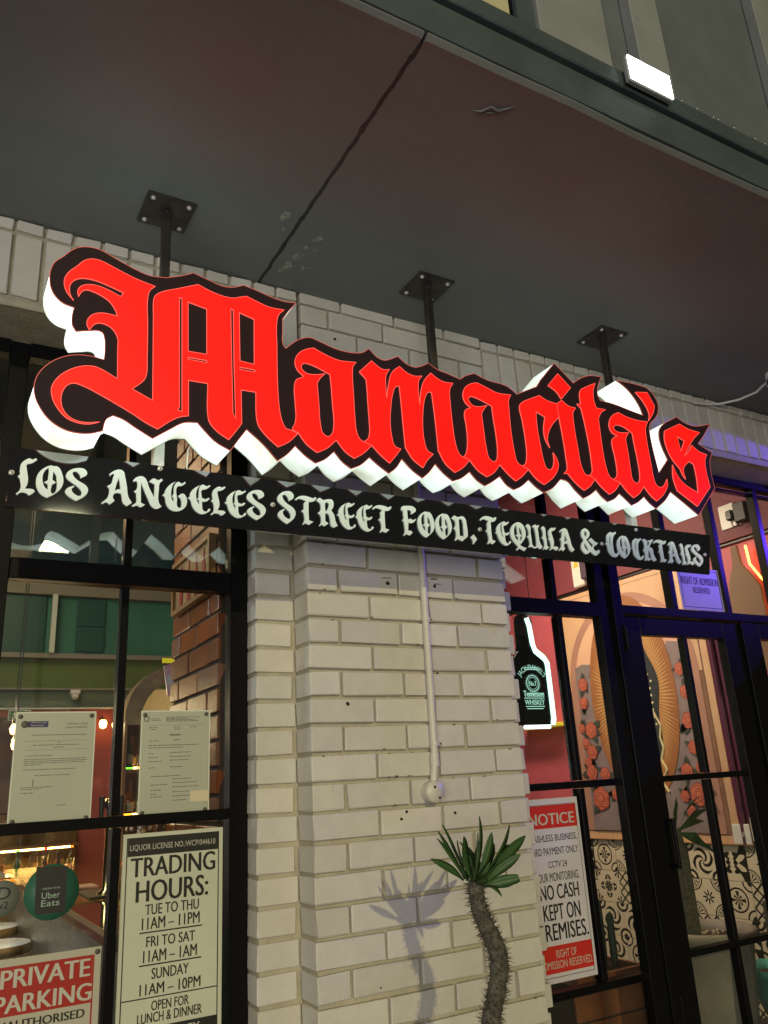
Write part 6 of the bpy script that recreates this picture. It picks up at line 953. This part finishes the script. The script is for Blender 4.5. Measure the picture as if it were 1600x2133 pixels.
# ---- patterned tiles under the mural
def tile_mat(kind):
    m = bpy.data.materials.new('tile_pattern_' + kind); m.use_nodes = True; N = m.node_tree; b = N.nodes['Principled BSDF']; b.inputs['Roughness'].default_value = .28
    tc = N.nodes.new('ShaderNodeTexCoord'); sp = N.nodes.new('ShaderNodeSeparateXYZ'); N.links.new(tc.outputs['Object'], sp.inputs[0])
    def M(op, a, b_=None, c=None):
        n = N.nodes.new('ShaderNodeMath'); n.operation = op
        for i, v in enumerate((a, b_, c)):
            if v is None: continue
            if isinstance(v, (int, float)): n.inputs[i].default_value = v
            else: N.links.new(v, n.inputs[i])
        return n.outputs[0]
    u = M('DIVIDE', sp.outputs['Y'], .0965); v = M('DIVIDE', sp.outputs['Z'], .0925)          # -1..1
    au = M('ABSOLUTE', u); av = M('ABSOLUTE', v)
    r = M('SQRT', M('ADD', M('MULTIPLY', u, u), M('MULTIPLY', v, v))); th = M('ARCTAN2', v, u)
    cu = M('SUBTRACT', 1.0, au); cv = M('SUBTRACT', 1.0, av); rc = M('SQRT', M('ADD', M('MULTIPLY', cu, cu), M('MULTIPLY', cv, cv))); tcn = M('ARCTAN2', cv, cu)
    def lt(a, b_): return M('LESS_THAN', a, b_)
    def band(a, lo, hi): return M('MULTIPLY', M('GREATER_THAN', a, lo), M('LESS_THAN', a, hi))
    def OR(*x):
        o = x[0]
        for y in x[1:]: o = M('MAXIMUM', o, y)
        return o
    def cos_(k, t=th, p=0): return M('COSINE', M('ADD', M('MULTIPLY', t, k), p))
    if kind == 'star':
        ink = OR(lt(r, M('ADD', .27, M('MULTIPLY', .16, cos_(8)))), band(rc, .62, .70), M('MULTIPLY', lt(rc, .46), M('GREATER_THAN', cos_(12, tcn), .1)), band(rc, .50, .54))
        ink = M('MULTIPLY', ink, M('SUBTRACT', 1.0, lt(r, .09)))
    elif kind == 'lattice':
        s1 = M('ABSOLUTE', M('SINE', M('MULTIPLY', M('ADD', u, v), 4.71))); s2 = M('ABSOLUTE', M('SINE', M('MULTIPLY', M('SUBTRACT', u, v), 4.71))); ink = OR(lt(s1, .36), lt(s2, .36))
    elif kind == 'fleur':
        pet = lt(r, M('MULTIPLY', .74, M('POWER', M('ABSOLUTE', cos_(2)), .55))); gap = band(M('ABSOLUTE', M('SUBTRACT', r, .40)), 0, .05)
        ink = OR(M('MULTIPLY', pet, M('SUBTRACT', 1.0, gap)), M('MULTIPLY', lt(rc, .42), M('GREATER_THAN', cos_(8, tcn), -.2)))
        ink = M('MULTIPLY', ink, M('SUBTRACT', 1.0, M('MULTIPLY', lt(r, .66), lt(M('ABSOLUTE', M('SINE', M('MULTIPLY', th, 2))), .16))))
    elif kind == 'diagonal':
        d1 = M('ABSOLUTE', M('SUBTRACT', au, av)); chk = M('MULTIPLY', M('SINE', M('MULTIPLY', M('ADD', u, v), 6.28)), M('SINE', M('MULTIPLY', M('SUBTRACT', u, v), 6.28)))
        ink = OR(M('MULTIPLY', band(d1, -1, .13), M('GREATER_THAN', r, .22)), M('MULTIPLY', M('GREATER_THAN', M('MAXIMUM', au, av), .45), lt(M('MINIMUM', cu, 2), M('ADD', .30, M('MULTIPLY', .22, cos_(8))))), M('MULTIPLY', M('GREATER_THAN', chk, .3), lt(M('MAXIMUM', au, av), .6)))
    elif kind == 'scroll':
        sw = M('SINE', M('ADD', M('MULTIPLY', r, 13.0), M('MULTIPLY', th, 4))); ink = OR(M('MULTIPLY', M('GREATER_THAN', sw, .15), lt(r, .78)), M('MULTIPLY', lt(rc, .5), M('GREATER_THAN', rc, .34)), lt(rc, .16))
    else:
        ink = OR(band(r, .60, .70), band(rc, .45, .55), M('MULTIPLY', lt(r, .5), M('GREATER_THAN', cos_(4), .55)), M('MULTIPLY', lt(r, .34), M('GREATER_THAN', cos_(4, th, 3.14), .6)), lt(rc, .22))
    mx = N.nodes.new('ShaderNodeMix'); mx.data_type = 'RGBA'; mx.inputs['A'].default_value = (.74, .64, .47, 1); mx.inputs['B'].default_value = (.018, .016, .015, 1)
    N.links.new(ink, mx.inputs['Factor']); N.links.new(mx.outputs['Result'], b.inputs['Base Color'])
    return m
TM = [tile_mat(k) for k in ('star', 'lattice', 'fleur', 'diagonal', 'scroll', 'ring')]
tw = empty('tiled_dado', (2.99, 1.4, .7), 'dado of black and cream patterned tiles under the mural', 'tiled wall')
mb = MB(); mb.box(2.986, 2.9995, .26, 3.9, .02, 1.055); mb.build('grout', mat('tile_grout', (.30, .26, .20), .8), tw)
TMS = []
for m in TM:
    mb = MB(); mb.box(-.004, .004, -.0975, .0975, -.0935, .0935, bev=.0015); me = mb.mesh('tile'); me.materials.append(m); TMS.append(me)
rs = random.Random(8)
for r in range(5):
    for c in range(13):
        o = link('tile', TMS[(r * 2 + c * 5 + rs.randrange(3)) % 6], tw); o.location = (2.9835 + rs.uniform(-.0006, .0006), .375 + c * .198, .962 - r * .190)
mb = MB(); mb.box(2.955, 2.9995, .26, 2.16, 1.0565, 1.0595); mb.build('ledge', M_WOOD, tw)

# sockets, lamps and fittings on the right wall
ws1 = empty('wall_socket', (2.99, .88, 1.13), 'white light switch and isolator boxes above the tiles', 'socket')
for (y0, y1, z0, z1) in ((.80, .915, 1.06, 1.165), (.715, .79, 1.075, 1.20), (.66, .712, 1.075, 1.195)):
    mb = MB(); mb.box(2.958, 2.9745 if y1 < .87 else 2.972, y0, y1, z0, z1, bev=.004); mb.fixed('switch_box', M_WHITE, ws1)
mb = MB(); mb.box(2.952, 2.9575, .835, .85, 1.10, 1.125); mb.build('rocker', mat('grey_rocker', (.3, .3, .28), .4), ws1)
ws2 = empty('wall_socket', (2.95, .53, 2.85), 'cream double socket with black plug and adaptor near the ceiling', 'socket')
mb = MB(); mb.box(2.943, 2.9545, .495, .60, 2.78, 2.925, bev=.003); mb.fixed('plate', M_WHITE, ws2)
mb = MB(); mb.box(2.905, 2.9425, .49, .535, 2.815, 2.875, bev=.008); mb.fixed('plug', M_BLACK, ws2)
mb = MB(); mb.box(2.90, 2.9545, .40, .475, 2.79, 2.90, bev=.004); mb.fixed('adaptor', mat('grey_adaptor', (.04, .04, .05), .5), ws2)
mb = MB(); mb.tube([(2.92, .51, 2.815), (2.90, .49, 2.77), (2.92, .45, 2.765), (2.93, .43, 2.789)], .004, 6); mb.build('cord', M_BLACK, ws2)
bs = empty('bottle_silhouette_lamp', (2.97, .5, 2.2), 'brown bottle shaped board lit orange from behind on the red wall', 'wall sign')
prof = [(.40, 1.95), (.60, 1.95), (.60, 2.40), (.585, 2.47), (.545, 2.55), (.535, 2.66), (.50, 2.66), (.49, 2.55), (.44, 2.47), (.40, 2.40)]
mb = MB(); px(mb, [prof], 2.90, 2.92); mb.fixed('board', mat('board_brown', (.24, .13, .07), .6), bs)
mb = MB(); mb.tube([(2.96, a, z) for a, z in ((.39, 2.0), (.39, 2.40), (.43, 2.47), (.475, 2.55), (.48, 2.66))], .006, 8); mb.build('neon_tube', mat('orange_neon', (1, .3, .1), .3, emit=(1.0, .30, .05), estr=14), bs)
gr = empty('neon_ring', (2.2, .8, 2.8), 'small curved green neon tube glowing under the lit sign', 'neon light')
mb = MB(); mb.tube([(2.21 + .03 * math.cos(a), .8, 2.815 + .05 * math.sin(a)) for a in [k * .26 - 1.6 for k in range(13)]], .006, 8); mb.build('tube', mat('green_neon', (.1, 1, .3), .3, emit=(.10, 1.0, .30), estr=5), gr)
em = empty('emergency_light', (1.9, 1.2, 2.45), 'slim cream emergency light with warning triangle behind the side window', 'light fitting')
mb = MB(); mb.box(2.915, 2.954, 1.75, 1.86, 2.72, 3.05, bev=.01); mb.fixed('casing', M_WHITE, em); mb = MB(); px(mb, [[(1.775, 2.86), (1.835, 2.86), (1.805, 2.92)]], 2.9130, 2.9148); mb.fixed('warning_triangle', mat('warning_yellow', (.7, .5, .03), .5), em)
mb = MB(); mb.box(2.87, 2.954, 1.62, 1.73, 2.75, 3.02, bev=.006); mb.fixed('battery_box', mat('plum_box', (.06, .03, .06), .5), em)
ys_ = empty('yellow_shelf', (2.95, 2.3, 1.8), 'bright yellow lit shelf below the neon bottle', 'shelf')
mb = MB(); mb.box(2.80, 2.9995, 2.17, 2.62, 1.80, 1.825, bev=.002); mb.fixed('board', mat('glowing_yellow_board', (.75, .62, .05), .5, emit=(.9, .75, .05), estr=.35), ys_)  # light on the shelf put into the board as emission
dp_ = empty('purple_pipe', (2.97, .8, 1.2), 'dark purple vertical pipe and strip at the right of the mural', 'pipe')
mb = MB(); mb.tube([(2.975, .845, 1.06), (2.975, .845, 2.69)], .020, 12); mb.tube([(2.98, .80, 1.17), (2.98, .80, 2.69)], .014, 12); mb.build('pipe', mat('purple_pipe_paint', (.10, .012, .05), .4), dp_)

# neon bottle sign
nb2 = empty('neon_bottle_sign', (1.42, .6, 1.95), 'black bottle shaped bar sign with mint white neon edge reading JACK DANIEL\'S', 'neon sign')
BY = .60
def bp2(pts): return [(1.392 + (x - .5) * .20, 1.70 + z * .505) for x, z in pts]
shape = bp2([(.06, 0), (.90, 0), (.95, .03), (.95, .52), (.90, .58), (.66, .66), (.61, .72), (.60, .97), (.56, 1.0), (.32, 1.0), (.28, .97), (.27, .72), (.22, .66), (.02, .58), (0, .54), (0, .03)])
mb = MB(); plate(mb, [shape], BY, BY + .03); mb.fixed('bottle_board', mat('sign_gloss_black', (.012, .012, .013), .15), nb2)
mb = MB(); plate(mb, [[(x * 1.02 + .025, z) for x, z in shape]], BY + .045, BY + .10); mb.fixed('back_box', M_BLACK, nb2)
M_MINT = mat('mint_neon', (.7, 1, .9), .3, emit=(.55, 1.0, .84), estr=2.4)
tubep = [bp2([p])[0] for p in ((.50, .97), (.56, .90), (.60, .73), (.66, .665), (.90, .60), (.98, .56), (.985, .30), (.985, .05), (.95, .01))]
mb = MB(); mb.tube([(x + .006, BY + .012, z) for x, z in tubep], .0195, 12); mb.build('neon_tube', M_MINT, nb2)
mb = MB(); mb.tube([(1.33, BY + .01, 1.692), (1.475, BY + .01, 1.692)], .009, 10); mb.build('neon_base_tube', mat('white_neon', (1, 1, 1), .3, emit=(.9, 1, .97), estr=3.2), nb2)
M_NL = mat('sign_lettering', (.6, .9, .8), .3, emit=(.42, .80, .68), estr=1.0)
def arcfn(cx, cz, R): return lambda x, z: (cx + R * math.sin(x) * (1 + z), BY - .003, cz + R * math.cos(x) * (1 + z))
text("JACK DANIEL'S", -.95, .95, 0, .42, 0, M_NL, nb2, .03, 'lettering', fn=arcfn(1.392, 1.865, .075))
text("Tennessee", 1.332, 1.452, 1.825, 1.852, BY - .003, M_NL, nb2, .04); text("WHISKEY", 1.335, 1.450, 1.789, 1.812, BY - .003, M_NL, nb2, .02)
text("No.7", 1.372, 1.412, 1.874, 1.896, BY - .003, M_NL, nb2, .02)
mb = MB(); mb.lathe([(.034, 0), (.038, 0)], (1.392, BY - .003, 1.885), 28, axis='y'); mb.lathe([(.026, 0), (.028, 0)], (1.392, BY - .003, 1.885), 28, axis='y')
for z, x0, x1 in ((1.817, 1.335, 1.45), (1.780, 1.338, 1.448), (1.770, 1.345, 1.44), (1.862 + .085, 1.35, 1.438), (1.955, 1.36, 1.43)): mb.box(x0, x1, BY - .0035, BY - .0025, z, z + .0035)
for a0 in range(24):
    a = a0 * math.pi / 12; mb.tube([(1.392 + .040 * math.cos(a), BY - .003, 1.885 + .040 * math.sin(a)), (1.392 + .0435 * math.cos(a), BY - .003, 1.885 + .0435 * math.sin(a))], .0012, 4)
mb.build('label_rings', M_NL, nb2)
mb = MB(); mb.tube([(1.47, BY + .05, 2.20), (1.475, BY + .05, 2.9), (1.47, BY + .05, 3.89)], .002, 6); mb.tube([(1.36, BY + .05, 2.19), (1.30, BY + .05, 2.5), (1.3, BY + .05, 3.89)], .002, 6); mb.build('hanging_wire', M_BLACK, nb2)

# indoor planters
M_POT = mat('pale_grey_pot', (.30, .27, .22), .8, var=.12, scale=8, bump=.2)
pt1 = empty('indoor_planter', (2.42, .70, 0), 'tall pale planter with thick trunk behind the door glass', 'planter')
mb = MB(); mb.lathe([(0, 0), (.15, 0), (.185, .45), (.215, .69), (.235, .70), (.24, .735), (.22, .74), (.205, .70), (.20, .60)], (2.40, .72, 0), 36); mb.fixed('pot', M_POT, pt1)
mb = MB(); mb.lathe([(.205, .69), (0, .695)], (2.40, .72, 0), 30); mb.fixed('soil', MATS['soil'], pt1)
mb = MB(); rs = random.Random(12)
for k in range(40):
    a = rs.uniform(0, 6.28); r = rs.uniform(.04, .19); mb.lathe([(0, .012), (.009, .006), (.008, -.002)], (2.40 + r * math.cos(a), .72 + r * math.sin(a), .694), 6)
o = mb.build('pebbles', mat('pebble', (.42, .36, .24), .6, var=.4, scale=30), pt1); o['kind'] = 'stuff'
mb = MB(); mb.tube([(2.29, .70, .68), (2.285, .69, .85), (2.27, .68, 1.05), (2.25, .68, 1.20)], [.04, .036, .034, .03], 12); mb.build('trunk', M_TRUNK, pt1)
for i, (dx, dz, l) in enumerate(((.12, .02, .22), (.17, .08, .24), (.06, .12, .22), (-.10, .10, .22), (.10, -.06, .20), (-.05, .16, .2))):
    mb = MB(); a = Vector((2.26, .68, 1.18)); e = a + Vector((dx, -.04 * (i % 3), dz)).normalized() * l; s_ = Vector((0, .02, -.02)); m_ = (a + e) / 2 + Vector((0, 0, .02)); mb.add([a, m_ + s_, e, m_ - s_], [(0, 1, 2, 3)]); mb.add([a, m_ + s_, e, m_ - s_ + Vector((.003, .006, .003))], [(3, 2, 1, 0)]); mb.build('leaf', M_LEAF, pt1)
pt2 = empty('turquoise_planter', (2.75, .60, .5), 'turquoise bowl planter at the bottom right corner', 'planter')
mb = MB(); mb.lathe([(0, .28), (.09, .28), (.15, .42), (.17, .50), (.18, .505), (.18, .53), (.165, .53), (.15, .48)], (2.78, .62, .0), 30); mb.fixed('bowl', mat('turquoise_glaze', (.10, .42, .36), .35), pt2)
mb = MB(); mb.lathe([(.155, .49), (0, .5)], (2.78, .62, 0), 24); mb.fixed('soil', MATS['soil'], pt2)
mb = MB(); mb.box(2.62, 2.94, .46, .78, 0, .279, bev=.004); mb.fixed('plinth', M_BLACK, pt2)
mb = MB(); mb.tube([(2.78, .62, .49), (2.785, .62, .66), (2.77, .62, .82)], [.035, .045, .03], 10); mb.build('cactus', MATS['spiny_bark'], pt2)
wb = empty('wooden_planter_box', (1.6, .6, 0), 'orange brown wooden planter box with finger cactus behind the side window', 'planter')
M_WB = mat('stained_planks', (.26, .085, .03), .5, var=.35, scale=7)
for i in range(4):
    mb = MB(); mb.box(1.28, 1.66, .418, .432, .10 + i * .158, .10 + i * .158 + .150, bev=.002); mb.fixed('plank', M_WB, wb)
    mb = MB(); mb.box(1.662, 1.676, .42, .80, .10 + i * .158, .10 + i * .158 + .150, bev=.002); mb.fixed('plank', M_WB, wb)
mb = MB(); mb.box(1.285, 1.660, .434, .80, .05, .70); mb.build('soil', MATS['soil'], wb)
M_CAC = mat('cactus_skin', (.035, .06, .03), .6, var=.3, scale=20)
rs = random.Random(3)
for i, (x, y, h) in enumerate(((1.56, .55, .20), (1.60, .58, .27), (1.64, .56, .22), (1.575, .62, .16), (1.62, .63, .30), (1.48, .6, .14), (1.38, .6, .10))):
    mb = MB(); v0 = len(mb.v); mb.tube([(x, y, .69), (x, y, .69 + h * .6), (x + .005, y, .69 + h * .9), (x + .006, y, .69 + h)], [.015, .017, .013, .003], 12); mb.build('cactus_finger', M_CAC, wb)

# street floodlight on a pole across the pavement; its glow shows in the upper left pane
sf = empty('street_floodlight', (.06, -6.6, 0), 'street floodlight on a tall pole standing across the pavement', 'street lamp')
mb = MB(); mb.tube([(.06, -6.75, 0), (.06, -6.75, 4.4)], [.06, .04], 14); mb.build('pole', M_STEEL, sf)
mb = MB(); mb.box(-.16, .28, -6.72, -6.52, 4.02, 4.26, bev=.01); mb.fixed('housing', M_STEEL, sf)
mb = MB(); mb.box(-.13, .25, -6.519, -6.512, 4.04, 4.24); mb.build('lens', mat('street_lens', (1, 1, .8), .3, emit=(1.0, 1.0, .62), estr=22), sf)
